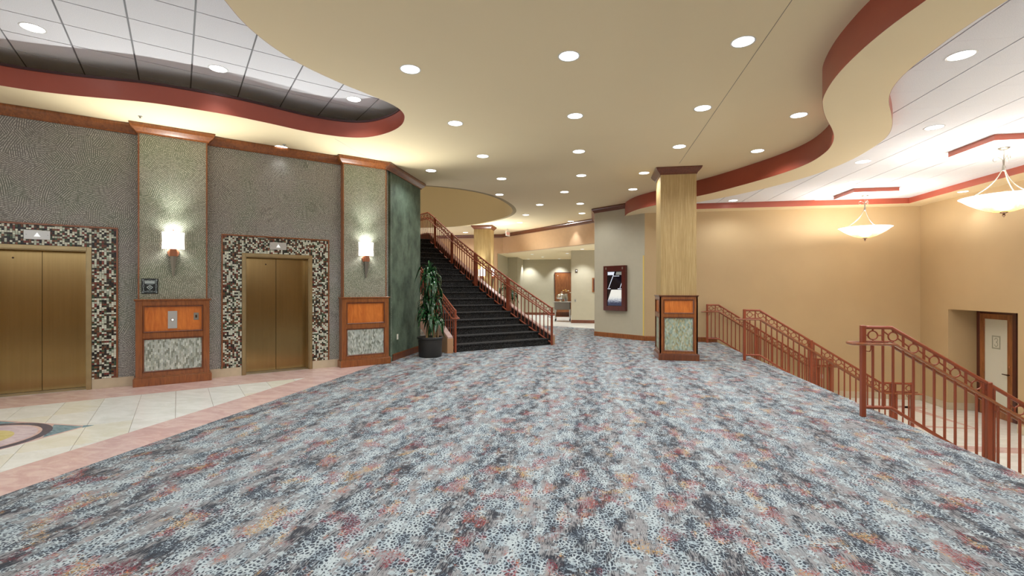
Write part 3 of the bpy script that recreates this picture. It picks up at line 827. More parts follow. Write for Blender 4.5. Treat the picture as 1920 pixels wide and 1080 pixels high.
# ------------------------------------------------------------------ elevators
MC = [lin(216, 220, 204), lin(200, 204, 188), lin(222, 226, 212), lin(212, 212, 196), lin(192, 200, 184), lin(40, 34, 28), lin(28, 24, 22), lin(96, 60, 36), lin(122, 78, 52), lin(120, 54, 46), lin(58, 84, 60), lin(70, 66, 54), lin(168, 176, 160), lin(34, 30, 30)]
def elevator(c_, label):
    e = ewthing('elevator', label, 'elevator', c_, 0, 0, 'brass elevators')
    rec = .25
    # jamb
    j = MB(); W_ = .573; I = .518; T = 2.115; Ti = 2.06
    for s_ in (-1, 1): j.box(s_ * I, s_ * W_, .02, -.022, 0, T); j.box(s_ * (I - .0), s_ * (I - .012), 0, rec + .06, 0, Ti)
    j.box(-I, I, .02, -.022, Ti, T); j.box(-I, I, 0, rec + .06, Ti - .012, Ti)
    j.build('door_frame', M['brass_frame'], e, bevel=.002)
    for s_ in (-1, 1):
        d = MB(); d.box(s_ * .003, s_ * (I - .012), rec, rec + .03, .008, Ti - .014)
        o = d.build('door_panel', M['brass'], e)
        if s_ < 0:
            k_ = MB(); k_.lathe([(0, 0), (.012, 0), (.012, .006), (0, .006)], 12); kk = k_.build('keyhole', M['bronze'], o); kk.rotation_euler = (PI / 2, 0, 0); kk.location = (-.30 if c_ < 0 else -.17, rec - .0005, Ti - .12)
    b = MB(); b.box(-I, I, rec + .05, rec + .07, 0, Ti); b.build('shaft_gap', M['black'], e)
    t = MB(); t.box(-I, I, -.0, rec + .06, -.004, .004); t.build('sill', M['steel'], e)
    # mosaic surround
    g = MB(); Mo = .856
    for s_ in (-1, 1): g.box(s_ * W_, s_ * Mo, 0, -.006, .145, 2.403)
    g.box(-W_, W_, 0, -.006, T, 2.403); g.build('grout_bed', M['grout'], e)
    q = tiles_grid(W_ + .002, Mo - .002, .147, 2.40, -.006, .0268, .0268, .003, MC, False)
    q2 = tiles_grid(-Mo + .002, -W_ - .002, .147, 2.40, -.006, .0268, .0268, .003, MC, False)
    q3 = tiles_grid(-W_ + .001, W_ - .001, T + .003, 2.40, -.006, .0268, .0268, .003, MC, False)
    q.add(q2.v, q2.f); q.c[-len(q2.f):] = q2.c; q.add(q3.v, q3.f); q.c[-len(q3.f):] = q3.c
    tag(q.build('mosaic_tiles', M['mosaic'], e), 'black, white, brown and green glass mosaic', kind='stuff')
    w = MB()
    for s_ in (-1, 1): w.box(s_ * Mo, s_ * (Mo + .02), 0, -.024, .145, 2.425)
    w.box(-Mo, Mo, 0, -.024, 2.403, 2.425); w.build('wood_border', M['cherry'], e, bevel=.002)
    sx = -.005
    p = MB(); p.box(sx - .135, sx + .135, -.012, -.028, 2.195, 2.325); pl = p.build('indicator_plate', M['steel'], e, bevel=.002)
    a = MB(); a.add([(sx - .035, -.030, 2.235), (sx + .035, -.030, 2.235), (sx, -.030, 2.295), (sx - .035, -.027, 2.235), (sx + .035, -.027, 2.235), (sx, -.027, 2.295)], [(0, 1, 2), (3, 5, 4), (0, 3, 4, 1), (1, 4, 5, 2), (2, 5, 3, 0)])
    a.build('up_arrow', M['white_arrow'], pl)
    for s_ in (-1, 1):
        a = MB(); a.box(sx + s_ * .11 - .003, sx + s_ * .11 + .003, -.027, -.030, 2.257, 2.263); a.build('screw', M['bronze'], pl)
elevator(OP[0], 'closed brass elevator in mosaic surround between the two pilasters')
elevator(OP[1], 'closed brass elevator in mosaic surround at the left edge of the photo')

# call plate, key plate, plaque, sconces
r_ = ewthing('call_button_plate', 'tall steel elevator call plate on the wainscot between the elevators', 'button plate', -.075, .173, .87)
m_ = MB(); m_.box(-.060, .060, 0, -.008, 0, .275); m_.build('plate', M['steel'], r_, bevel=.002)
m_ = MB(); m_.lathe([(0, 0), (.016, 0), (.016, .006), (.012, .009), (0, .009)], 16); o = m_.build('button', M['white_arrow'], r_, smooth=True); o.location = (0, -.007, .137); o.rotation_euler = (PI / 2, 0, 0)
m_ = MB(); m_.lathe([(.016, 0), (.024, 0), (.024, .005), (.016, .005)], 16); o = m_.build('button_ring', M['chrome'], r_, smooth=True); o.location = (0, -.007, .137); o.rotation_euler = (PI / 2, 0, 0)
r_ = ewthing('key_switch_plate', 'small dark metal switch plate at the right of the call plate', 'switch plate', .235, .173, .995)
m_ = MB(); m_.box(-.034, .034, 0, -.006, 0, .115); m_.build('plate', M['pewter'], r_, bevel=.002)
m_ = MB(); m_.box(-.012, .012, -.005, -.010, .035, .08); m_.build('switch', M['bronze'], r_)
r_ = ewthing('floor_plaque', 'black plaque with silver border and emblem at the left of the first pilaster', 'sign', -.362, .142, 1.42)
m_ = MB(); m_.box(-.103, .103, 0, -.012, 0, .235); m_.build('plate', M['sign_black'], r_, bevel=.003)
m_ = MB(); fy = -.0128
def line(mb, pts, w=.002, y=fy):
    for (x0, z0), (x1, z1) in zip(pts, pts[1:]):
        d = Vector((x1 - x0, z1 - z0)); L = d.length or 1; n_ = Vector((-d.y, d.x)) / L * w
        mb.add([(x0 + n_.x, y, z0 + n_.y), (x1 + n_.x, y, z1 + n_.y), (x1 - n_.x, y, z1 - n_.y), (x0 - n_.x, y, z0 - n_.y)], [(0, 1, 2, 3)])
for off, ph in ((.078, 1), (.070, -1)):
    for k in range(4):
        pts = []
        for i in range(13):
            u = -1 + 2 * i / 12; w_ = off + .004 * ph * math.cos(u * PI * 2); q_ = (u * off, w_)
            a = k * PI / 2; x = q_[0] * math.cos(a) - q_[1] * math.sin(a); z = q_[0] * math.sin(a) + q_[1] * math.cos(a)
            pts.append((x * 1.05, .1175 + z * 1.18))
        line(m_, pts, .0016)
for sx in (-1, 1):
    for sz in (-1, 1):
        m_.add([(sx * .084 + .009 * math.cos(a * PI / 4), fy - .0005, .1175 + sz * .095 + .009 * math.sin(a * PI / 4)) for a in range(8)], [tuple(range(8))])
m_.build('border', M['sign_silver'], r_)
m_ = MB(); m_.add([(-.062, fy, .155), (.062, fy, .155), (.064, fy, .192), (.03, fy, .198), (0, fy, .200), (-.03, fy, .198), (-.064, fy, .192)], [tuple(range(7))]); m_.build('header_band', M['sign_silver'], r_)
m_ = MB(); line(m_, [(-.042, .142), (.042, .142)], .0016)
for dx, dz, rr in ((0, .098, .036),):
    line(m_, [(dx - rr, dz), (dx, dz + rr * .9), (dx + rr, dz), (dx, dz - rr * .9), (dx - rr, dz)], .005)
    line(m_, [(dx - .012, dz + .012), (dx + .012, dz - .008)], .004); line(m_, [(dx - .012, dz - .01), (dx + .01, dz + .012)], .003)
line(m_, [(-.04, .046), (-.03, .052), (-.02, .046), (0, .05), (.02, .044), (.04, .05)], .0014)
m_.build('emblem', M['sign_silver'], r_)

def sconce(name, label, loc, rot, group):
    r_ = thing(name, label, 'wall lamp', loc, rot, group)
    # curved alabaster shade, bowed to the room
    v = []; n = 14; w = .150
    sh_ = MB(); 
    for k, (z) in enumerate((0, .045, .09, .135, .18, .225, .27)):
        for i in range(n + 1):
            u = -1 + 2 * i / n; v.append((u * (w - .006 * (1 - abs(z - .135) / .135)), -.025 - .085 * (1 - u * u), z))
    f = [(k * (n + 1) + i, k * (n + 1) + i + 1, (k + 1) * (n + 1) + i + 1, (k + 1) * (n + 1) + i) for k in range(6) for i in range(n)]
    sh_.add(v, f); o = sh_.build('shade', M['shade'], r_, smooth=True)
    o.modifiers.new('thick', 'SOLIDIFY').thickness = .006
    m_ = MB(); m_.lathe([(0, 0), (.005, 0), (.005, .02), (.014, .026), (.014, .036), (.006, .046), (0, .048)], 10, at=(0, -.10, .262)); m_.build('finial', M['copper'], r_, smooth=True)
    m_ = MB(); m_.tube([(0, 0, 0), (0, -.016, 0)], .076, 24); o = m_.build('rosette', M['copper'], r_, smooth=True); o.location = (0, 0, -.055)
    m_ = MB()
    m_.add([(-.040, -.02, 0), (.040, -.02, 0), (.040, -.105, .0), (-.040, -.105, .0), (-.046, -.012, -.105), (.046, -.012, -.105), (.046, -.085, -.11), (-.046, -.085, -.11)], [(0, 1, 2, 3), (4, 7, 6, 5), (0, 3, 7, 4), (1, 5, 6, 2), (3, 2, 6, 7), (0, 4, 5, 1)])
    m_.build('bracket', M['copper'], r_, bevel=.002)
    m_ = MB()
    top = [(-.044, -.012), (.044, -.012), (.044, -.082), (0, -.096), (-.044, -.082)]; bot = [(-.012, -.004), (.012, -.004), (.012, -.02), (0, -.024), (-.012, -.02)]
    m_.add([(x, y, -.112) for x, y in top] + [(x, y, -.425) for x, y in bot], [tuple(range(5)), tuple(range(9, 4, -1))] + [(i, (i + 1) % 5, 5 + (i + 1) % 5, 5 + i) for i in range(5)])
    m_.build('tapered_stem', M['pewter'], r_, bevel=.001)
    for up, e_, sz in ((1, 165, 118), (1, 14, 170), (0, 14, 150)):
        l = bpy.data.lights.new('sconce_lamp', 'SPOT'); l.energy = e_; l.color = (.97, 1, .95); l.shadow_soft_size = .04; l.spot_size = math.radians(sz); l.spot_blend = .8
        o = bpy.data.objects.new('sconce_lamp', l); COL.objects.link(o); o.parent = r_; o.location = (0, -.10 if e_ > 50 else -.075, .325 if e_ > 50 else .24 if up else .04)
        o.rotation_euler = (PI + (.62 if e_ > 50 else 0), 0, 0) if up else (0, 0, 0)
    return r_
x, y = ew(-.066, .142); sconce('wall_sconce', 'lit alabaster sconce above the black plaque on the first pilaster', (x, y, 2.12), EW_A, 'alabaster wall sconces')
x, y = ew(3.0, .142); sconce('wall_sconce', 'lit alabaster sconce on the pilaster beside the green wall', (x, y, 2.135), EW_A, 'alabaster wall sconces')

# ------------------------------------------------------------------ columns
def column(loc, hw, H, label, sides=4):
    c = thing('column', label, 'column', loc)
    m_ = MB(); m_.box(-hw, hw, -hw, hw, 1.3, H - .02); m_.build('shaft', M['strie'], c, bevel=.003)
    cp = MB(); e = hw; pr = [(0, H - .145), (.012, H - .145), (.02, H - .12), (.05, H - .09), (.085, H - .05), (.10, H - .02), (.10, H - .002), (0, H - .002)]
    cp.sweep([(-e, -e), (e, -e), (e, e), (-e, e)], pr, 1, True); cp.build('capital', M['cherry_dark'], c)
    b = MB(); w = hw + .022; st = .075
    zl0, zl1, zu0, zu1, Ht = .19, .905, .975, 1.275, 1.36
    b.box(-w + .03, w - .03, -w + .03, w - .03, .02, Ht - .02)
    m2 = MB(); m2.box(-w - .028, w + .028, -w - .028, w + .028, 0, .125); m2.box(-w - .016, w + .016, -w - .016, w + .016, .125, .142); m2.build('plinth', M['cherry_dark'], c, bevel=.004)
    b.build('core', M['cherry_dark'], c)
    cp = MB(); cp.box(-w - .02, w + .02, -w - .02, w + .02, Ht - .018, Ht); cp.box(-w - .01, w + .01, -w - .01, w + .01, Ht - .032, Ht - .018); cp.build('cap', M['cherry_dark'], c, bevel=.003)
    for k in range(4):
        f = MB(); y = -w
        f.box(-w, -w + st, y, y + .03, .14, Ht - .02); f.box(w - st, w, y, y + .03, .14, Ht - .02)
        f.box(-w + st, w - st, y, y + .03, .14, zl0); f.box(-w + st, w - st, y, y + .03, zl1, zu0); f.box(-w + st, w - st, y, y + .03, zu1, Ht - .02)
        fo = f.build('panel_frame', M['cherry'], c, rot=k * PI / 2, bevel=.002)
        u = MB(); u.box(-w + st, w - st, y + .018, y + .03, zu0, zu1); u.build('upper_panel', M['cherry_light'], fo)
        q = tiles_grid(-w + st + .018, w - st - .018, zl0 + .018, zl1 - .018, y + .024, .0215, .048, .0022, GT2, True); tag(q.build('glass_tiles', M['glass_tile'], fo), 'pale green iridescent glass tiles', kind='stuff')
        g = MB(); g.box(-w + st, w - st, y + .023, y + .03, zl0, zl1); g.build('tile_backing', M['stonebase'], fo)
        mo = MB(); frame_molding(mo, -w + st, w - st, zl0, zl1, y + .004); frame_molding(mo, -w + st, w - st, zu0, zu1, y + .004); mo.build('panel_molding', M['cherry_dark'], fo)
    return c
GT2 = [lin(160, 170, 142), lin(176, 184, 158), lin(146, 164, 150), lin(186, 178, 140), lin(170, 186, 174), lin(150, 146, 112), lin(190, 196, 178)]
column((1.757, 10.66, 0), .358, ZC, 'square gold striated column on a cherry wainscot at the head of the stairs')
column((-4.38, 18.76, 0), .34, ZC, 'square gold column behind the curved staircase')
sconce('wall_sconce', 'lit sconce on the front face of the column behind the curved staircase', (-4.38, 18.42, 2.0), 0, 'sconces on the far column')
sconce('wall_sconce', 'lit sconce on the right face of the column behind the curved staircase', (-4.04, 18.72, 2.0), PI / 2, 'sconces on the far column')
# corner guard where display wall meets gold wall
m_ = MB(); m_.box(-.018, .018, -.008, .004, .14, 2.45); tag(m_.build('corner_guard', M['cornerguard'], loc=(1.43, 14.02, 0), rot=-.71), 'pale yellow corner guard on the display wall edge', 'corner guard')

# ------------------------------------------------------------------ railings
def railing(name, label, pts, top=1.065, spacing=.105, posts=(), side_sign=(1, -1), loop=.14, hand=.858, bot=.113, mid=.884, group='terracotta metal railings', posts_extra=True, start_level=False, end_ext=0, hmat='rail_wood'):
    """pts : reference line (x, y, z) at floor / tread height"""
    P = [Vector(p) for p in pts]
    L = [0]
    for a, b in zip(P, P[1:]): L.append(L[-1] + math.hypot(b.x - a.x, b.y - a.y))
    def at(l):
        l = max(0, min(L[-1] - 1e-6, l))
        for i in range(len(L) - 1):
            if l <= L[i + 1]:
                t = (l - L[i]) / (L[i + 1] - L[i]); p = P[i].lerp(P[i + 1], t); d = P[i + 1] - P[i]
                h = math.hypot(d.x, d.y); return p, Vector((d.x / h, d.y / h, 0)), d.z / h
    rt = thing(name, label, 'railing', P[0], 0, group)
    O = P[0]
    loc = lambda v: tuple(v - O)
    def rail(z, r, nm, mat, n=10, off=0):
        q = []
        for i, p in enumerate(P):
            d = (P[min(i + 1, len(P) - 1)] - P[max(i - 1, 0)]); d.z = 0; d.normalize(); nn = Vector((d.y, -d.x, 0))
            q.append(loc(p + nn * off + Vector((0, 0, z))))
        m_ = MB(); m_.tube(q, r, n); return m_.build(nm, mat, rt, smooth=True)
    rail(top - .02, .0215, 'top_rail', M['rail']); rail(bot, .0205, 'bottom_rail', M['rail']); rail(mid, .011, 'mid_rail', M['rail'], 6)
    # handrails on both sides joined by a return loop round the first post
    q = []
    for sgn in (1, -1):
        line_ = []
        for i, p in enumerate(P):
            d = (P[min(i + 1, len(P) - 1)] - P[max(i - 1, 0)]); d.z = 0; d.normalize(); nn = Vector((d.y, -d.x, 0))
            line_.append(p + nn * sgn * .085 + Vector((0, 0, hand)))
        d0 = (P[1] - P[0]); d0.z = 0; d0.normalize(); n0 = Vector((d0.y, -d0.x, 0)); e = P[0] + Vector((0, 0, hand))
        ext = [e + n0 * sgn * .085 - d0 * loop * .6, e + n0 * sgn * .06 - d0 * loop * .95, e - d0 * loop * 1.05]
        if end_ext:
            d1 = (P[-1] - P[-2]); d1.z = 0; d1.normalize(); line_.append(line_[-1] + d1 * end_ext)
        if sgn == 1: q = list(reversed(line_)) + ext
        else: q = q + list(reversed(ext))[1:] + line_
    m_ = MB(); m_.tube([loc(v) for v in q], .0165, 8); m_.build('handrail', M[hmat], rt, smooth=True)
    # cached pieces
    def vert(z0, z1, r): m_ = MB(); m_.tube([(0, 0, z0), (0, 0, z1)], r, 6); return m_.mesh('baluster', M['rail'], True)
    full = vert(bot, top - .02, .0135); short = vert(bot, mid, .0135)
    n = int(L[-1] / spacing); rings = {}
    def ringmesh(slope):
        k = round(slope, 2)
        if k in rings: return rings[k]
        zc = (mid + top - .04) / 2; r = .050
        m_ = MB(); m_.tube([(r * math.cos(a * PI / 8), 0, zc + r * math.sin(a * PI / 8)) for a in range(16)], .0085, 5, closed=True)
        m_.tube([(0, 0, mid), (0, 0, zc - r)], .009, 5); m_.tube([(0, 0, zc + r), (0, 0, top - .03)], .011, 5)
        a = spacing; m_.tube([(r * .95, 0, zc + k * r * .6), (a, 0, zc + k * a)], .0085, 5); m_.tube([(-r * .95, 0, zc - k * r * .6), (-a, 0, zc - k * a)], .0085, 5)
        rings[k] = m_.mesh('ring', M['rail'], True); return rings[k]
    for i in range(1, n + 1):
        l = i * spacing
        if l > L[-1] - .03: break
        if any(abs(l - p_) < .04 for p_ in posts): continue
        p, d, sl = at(l); ang = math.atan2(d.y, d.x)
        if i % 2 == 1:
            link('baluster', short, rt, loc(p), ang)
            if not any(abs(l - p_) < spacing * .95 for p_ in posts): link('ring', ringmesh(sl), rt, loc(p), ang)
        else: link('baluster', full, rt, loc(p), ang)
    pm = MB(); pm.box(-.026, .026, -.026, .026, 0, top + .004); pme = pm.mesh('newel_post', M['rail'], bevel=.006)
    for l in (0,) + tuple(posts) + (L[-1],):
        p, d, sl = at(l); ang = math.atan2(d.y, d.x)
        o = link('newel_post', pme, rt, loc(p), ang)
    for l in posts:
        for s_ in (-1, 1):
            p, d, sl = at(l + s_ * .052); link('baluster', full, rt, loc(p), math.atan2(d.y, d.x))
    # handrail brackets
    for l in (0.04,) + tuple(p_ + .03 for p_ in posts) + (L[-1] - .05,):
        p, d, sl = at(l); nn = Vector((d.y, -d.x, 0)); m_ = MB()
        for s_ in (1, -1):
            b0 = p + Vector((0, 0, hand)) + nn * s_ * .085
            m_.tube([loc(b0), loc(b0 - Vector((0, 0, .06))), loc(b0 - Vector((0, 0, .085)) - nn * s_ * .02), loc(p + Vector((0, 0, hand - .09)))], .006, 5)
        m_.build('handrail_bracket', M['rail'], rt, smooth=True)
    return rt
def downrail(y, label):
    X0 = 3.115; a = (3.41, 0.0); b = (5.66, -1.43)
    pts = [(X0, y, 0), (a[0], y, 0)]
    for k in range(1, 8): pts.append((a[0] + (b[0] - a[0]) * k / 7, y, (b[1]) * k / 7))
    pts.append((6.22, y, b[1]))
    return railing('stair_railing', label, pts, posts=(1.275, 2.76), end_ext=.14)
downrail(6.147, 'terracotta metal stair railing nearest the camera, on the right')
downrail(10.54, 'terracotta metal stair railing in the middle of the descending stairs')
downrail(13.80, 'terracotta metal stair railing against the far tan wall')

# ------------------------------------------------------------------ stairs going down
def down_flight(y0, y1, label):
    st = thing('staircase', label, 'stairs', (XN + .004, (y0 + y1) / 2, LOW), 0, 'flights going down')
    hw = (y1 - y0) / 2; n = 8; rise = -LOW / n
    for k in range(n - 1):
        m_ = MB(); x0 = k * .28; z1 = -LOW - (k + 1) * rise
        m_.box(x0, x0 + .30, -hw, hw, 0, z1 - .03); m_.box(x0, x0 + .305, -hw, hw, z1 - .03, z1)
        m_.build('step', M['marble2'], st, bevel=.004)
down_flight(1.75, 6.147, 'pale stone flight going down in front of the nearest railing')
down_flight(6.147, 10.54, 'pale stone flight going down between the near and middle railings')
down_flight(10.54, 13.80, 'pale stone flight going down between the middle and far railings')

# ------------------------------------------------------------------ curved stairs going up
RISE = .175
N = 18
Rpath = catmull([(-1.08, 12.52), (-2.05, 12.87), (-3.12, 13.42), (-4.18, 14.12), (-5.5, 15.24), (-6.6, 16.3)], 10)
def arcpt(path, l):
    a = 0
    for p, q in zip(path, path[1:]):
        d = math.hypot(q[0] - p[0], q[1] - p[1])
        if a + d >= l:
            t = (l - a) / d; return (p[0] + (q[0] - p[0]) * t, p[1] + (q[1] - p[1]) * t)
        a += d
    return path[-1]
Lpath = catmull([(-3.142, 10.685), (-3.93, 11.42), (-4.75, 12.1), (-5.7, 12.75), (-6.7, 13.35), (-7.6, 13.8)], 10)
TR_R, TR_L = .293, .275
st = thing('curved_staircase', 'curved staircase in dark carpet rising left behind the potted plant', 'stairs', (-2.11, 11.6, 0))
O_ = Vector((-2.11, 11.6, 0))
for k in range(N):
    l0, l1 = arcpt(Lpath, max(0, .06 + k * TR_L)), arcpt(Lpath, .06 + (k + 1.12) * TR_L)
    r0, r1 = arcpt(Rpath, .09 + k * TR_R), arcpt(Rpath, .09 + (k + 1.12) * TR_R)
    last = k == N - 1
    if last:
        l1 = arcpt(Lpath, .06 + (k + 6) * TR_L); r1 = arcpt(Rpath, .09 + (k + 6) * TR_R)
    z1 = (k + 1) * RISE; z0 = max(0, z1 - RISE * 2.2)
    d = Vector((r0[0] - l0[0], r0[1] - l0[1])).normalized(); nn = Vector((d.y, -d.x))   # towards the lower side
    m_ = MB(); body = [l0, r0, r1, l1]
    m_.prism([(p[0] - O_.x, p[1] - O_.y) for p in body], z0, z1 - .03)
    # rounded nosing
    ns = .028
    A = [(l0[0] + nn.x * ns - O_.x, l0[1] + nn.y * ns - O_.y), (r0[0] + nn.x * ns - O_.x, r0[1] + nn.y * ns - O_.y)]
    m_.prism([A[0], A[1], (r1[0] - O_.x, r1[1] - O_.y), (l1[0] - O_.x, l1[1] - O_.y)], z1 - .04, z1)
    m_.build('step', M['stair_carpet'], st, bevel=.009)
def offset_path(path, o):
    out = []
    for i, p in enumerate(path):
        a = path[max(i - 1, 0)]; b = path[min(i + 1, len(path) - 1)]; d = Vector((b[0] - a[0], b[1] - a[1])).normalized()
        out.append((p[0] + d.y * o, p[1] - d.x * o))
    return out
def refz(path, slope, zmax):
    L = 0; out = [(path[0][0], path[0][1], 0)]
    for p, q in zip(path, path[1:]):
        L += math.hypot(q[0] - p[0], q[1] - p[1]); out.append((q[0], q[1], min(zmax, L * slope)))
    return out
def cheek(path, o0, o1, slope, zmax, up, name='cheek_wall'):
    ref = refz(path, slope, zmax); a = offset_path(path, o0); b = offset_path(path, o1)
    for z0f, z1f, nm, mt, ex in ((lambda z: max(0, z - .35), lambda z: z + up, name, M['cheek'], 0), (lambda z: z + up, lambda z: z + up + .035, 'stone_cap', M['capstone'], .012)):
        aa = offset_path(path, o0 - ex); bb = offset_path(path, o1 + ex); v = []; n = len(path)
        for i in range(n):
            z = ref[i][2]
            for q, zz in ((aa, z0f(z)), (bb, z0f(z)), (bb, z1f(z)), (aa, z1f(z))): v.append((q[i][0] - O_.x, q[i][1] - O_.y, zz))
        f = [(4 * i + j, 4 * i + (j + 1) % 4, 4 * i + 4 + (j + 1) % 4, 4 * i + 4 + j) for i in range(n - 1) for j in range(4)] + [(0, 1, 2, 3), tuple(range(4 * n - 4, 4 * n))[::-1]]
        m_ = MB(); m_.add(v, f); m_.build(nm, mt, st)
cheek(Rpath, .05, .20, .597, 3.15, .22)
cheek(Lpath, -.10, -.26, .62, 3.15, .34)
sk = offset_path(Rpath, .048); sk2 = offset_path(Rpath, .052); rf = refz(Rpath, .597, 3.15); m_ = MB(); v = []  # thin dark strip, shade painted in beside the tread ends
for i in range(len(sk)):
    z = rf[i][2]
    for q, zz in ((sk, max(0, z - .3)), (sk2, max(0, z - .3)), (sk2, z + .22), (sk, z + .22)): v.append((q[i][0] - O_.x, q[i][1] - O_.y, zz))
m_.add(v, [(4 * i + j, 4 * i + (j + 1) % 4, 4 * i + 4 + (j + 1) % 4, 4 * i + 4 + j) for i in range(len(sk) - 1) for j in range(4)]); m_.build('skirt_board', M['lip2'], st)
# landing guard rails
rr = refz(offset_path(Rpath, .0), .597, 3.09)
railing('stair_railing', 'terracotta metal railing on the right side of the curved staircase', rr[::2], top=1.0, hand=.80, mid=.82, bot=.056, posts=(1.36, 2.62, 3.75, 4.75), spacing=.115, loop=.06, hmat='rail')
lr = refz(offset_path(Lpath, -.05), .62, 3.09)
railing('stair_railing', 'terracotta metal railing on the left side of the curved staircase behind the plant', lr[::2], top=1.0, hand=.80, mid=.82, bot=.056, posts=(1.36, 2.7), spacing=.115, loop=.06, hmat='rail')

# ------------------------------------------------------------------ display screen
ua = math.atan2(14.0 - 15.22, 1.46 - .05)
def dw(t, o): return (.05 + math.cos(ua) * t + math.sin(ua) * o, 15.22 + math.sin(ua) * t - math.cos(ua) * o)
x, y = dw(.845, 0)
ds = thing('display_screen', 'tall wall-mounted screen in a dark red wood frame on the angled wall', 'display', (x, y, .83), ua)
fw = .415; fh = 1.36
m_ = MB(); m_.box(-fw, fw, 0, -.10, 0, .14); m_.box(-fw, fw, 0, -.10, 1.19, fh); m_.box(-fw, -.272, 0, -.10, .14, 1.19); m_.box(.272, fw, 0, -.10, .14, 1.19); m_.build('frame', M['mahogany'], ds, bevel=.004)
m_ = MB(); m_.box(-.272, .272, -.02, -.075, .14, 1.19); sc_ = m_.build('screen', M['screen_black'], ds)
def flat(poly, y, name, mat):
    m_ = MB(); n = len(poly); m_.add([(a, y, b) for a, b in poly] + [(a, y + .002, b) for a, b in poly], [tuple(range(n)), tuple(range(2 * n - 1, n - 1, -1))] + [(i, n + i, n + (i + 1) % n, (i + 1) % n) for i in range(n)])
    return m_.build(name, mat, sc_)
flat([(-.26, 1.08), (-.04, 1.08), (.0, 1.175), (-.26, 1.175)], -.078, 'white_block', M['screen_white'])
flat([(.04, 1.08), (.262, 1.08), (.262, 1.175), (.07, 1.175)], -.078, 'white_block', M['sign_silver'])
flat([(-.235, .69), (-.215, .69), (-.02, 1.10), (-.045, 1.10)], -.0785, 'diagonal_stroke', M['screen_white'])
flat([(.195, .69), (.215, .69), (.262, .80), (.262, .85)], -.0785, 'diagonal_stroke', M['screen_white'])
flat([(-.26, .655), (-.15, .655), (-.15, .675), (-.26, .675)], -.0785, 'white_bar', M['screen_white'])
flat([(.12, .655), (.262, .655), (.262, .675), (.12, .675)], -.0785, 'white_bar', M['screen_white'])
for k in range(6): flat([(-.03 + k * .036, 1.035 + .003 * (k % 2)), (-.005 + k * .036, 1.035 + .003 * (k % 2)), (-.005 + k * .036, 1.055), (-.03 + k * .036, 1.055)], -.0785, 'caption_mark', M['screen_white'])
pm_ = MB(); pl_ = [(-.26, .0), (.262, .0), (.262, .48), (-.12, .48), (-.262, .13)]
n = 5; pm_.add([(a, 0, b) for a, b in pl_] + [(a, .003, b) for a, b in pl_], [tuple(range(n)), tuple(range(2 * n - 1, n - 1, -1))] + [(i, n + i, n + (i + 1) % n, (i + 1) % n) for i in range(n)])
o = pm_.build('picture', M['picture'], sc_); o.location = (0, -.0785, .155)
for s_ in (-1, 1):
    m_ = MB(); m_.box(s_ * .31 - .022, s_ * .31 + .022, -.10, -.106, 1.245, 1.315); m_.build('metal_latch', M['pewter'], ds, bevel=.002)

# ------------------------------------------------------------------ pendants and dropped panels
def pendant(x, y, label):
    p = thing('pendant_light', label, 'pendant lamp', (x, y, ZT - .085), 0, 'alabaster bowl pendants')
    dz = 2.70 - (ZT - .085)      # bowl bottom
    rim = 2.945 - (ZT - .085)
    m_ = MB(); m_.lathe([(0, 0), (.075, 0), (.072, -.012), (.05, -.03), (.012, -.038), (0, -.038)], 24); m_.build('canopy', M['pewter'], p, smooth=True)
    m_ = MB(); m_.tube([(0, 0, -.03), (0, 0, -.30)], .007, 8); m_.build('stem', M['pewter'], p, smooth=True)
    m_ = MB(); m_.lathe([(0, -.28), (.016, -.28), (.022, -.31), (.014, -.34), (.02, -.36), (0, -.37)], 14); m_.build('hub', M['pewter'], p, smooth=True)
    for k in range(3):
        a = 2 * PI * k / 3 + .5; ca, sa = math.cos(a), math.sin(a)
        prof = [(.012, -.19), (.05, -.15), (.085, -.13), (.115, -.15), (.12, -.185), (.10, -.205), (.08, -.195)]
        prof = catmull(prof, 4); m_ = MB(); m_.tube([(r * ca, r * sa, z) for r, z in [(.010, -.34), (.008, -.26)] + prof], .0045, 5); m_.build('scroll', M['pewter'], p, smooth=True)
        prof = catmull([(.012, -.30), (.03, -.37), (.10, -.50), (.22, -.63), (.40, rim + .02), (.50, rim + .005)], 5)
        m_ = MB(); m_.tube([(r * ca, r * sa, z) for r, z in prof], .0075, 6); m_.build('arm', M['pewter'], p, smooth=True)
    b = MB(); pr = [(.02, 0), (.12, .012), (.22, .045), (.32, .095), (.42, .16), (.50, .225), (.535, .247), (.52, .25), (.49, .232), (.41, .17), (.31, .106), (.21, .056), (.12, .024), (0, .012)]
    b.lathe(pr, 40); o = b.build('bowl', M['bowl'], p, smooth=True); o.location = (0, 0, dz)
    m_ = MB(); m_.lathe([(0, .012), (.045, .004), (.05, -.004), (.02, -.02), (.012, -.03), (.024, -.045), (.012, -.06), (0, -.085)], 14); o = m_.build('finial', M['bronze'], p, smooth=True); o.location = (0, 0, dz)
    l = bpy.data.lights.new('pendant_lamp', 'POINT'); l.energy = 120; l.color = (1, .97, .92); l.shadow_soft_size = .12
    o = bpy.data.objects.new('pendant_lamp', l); COL.objects.link(o); o.parent = p; o.location = (0, 0, rim + .05)
    # the glass itself glows downwards
    l = bpy.data.lights.new('bowl_glow', 'POINT'); l.energy = 14; l.color = (1, .93, .80); l.shadow_soft_size = .2
    o = bpy.data.objects.new('bowl_glow', l); COL.objects.link(o); o.parent = p; o.location = (0, 0, dz - .25)
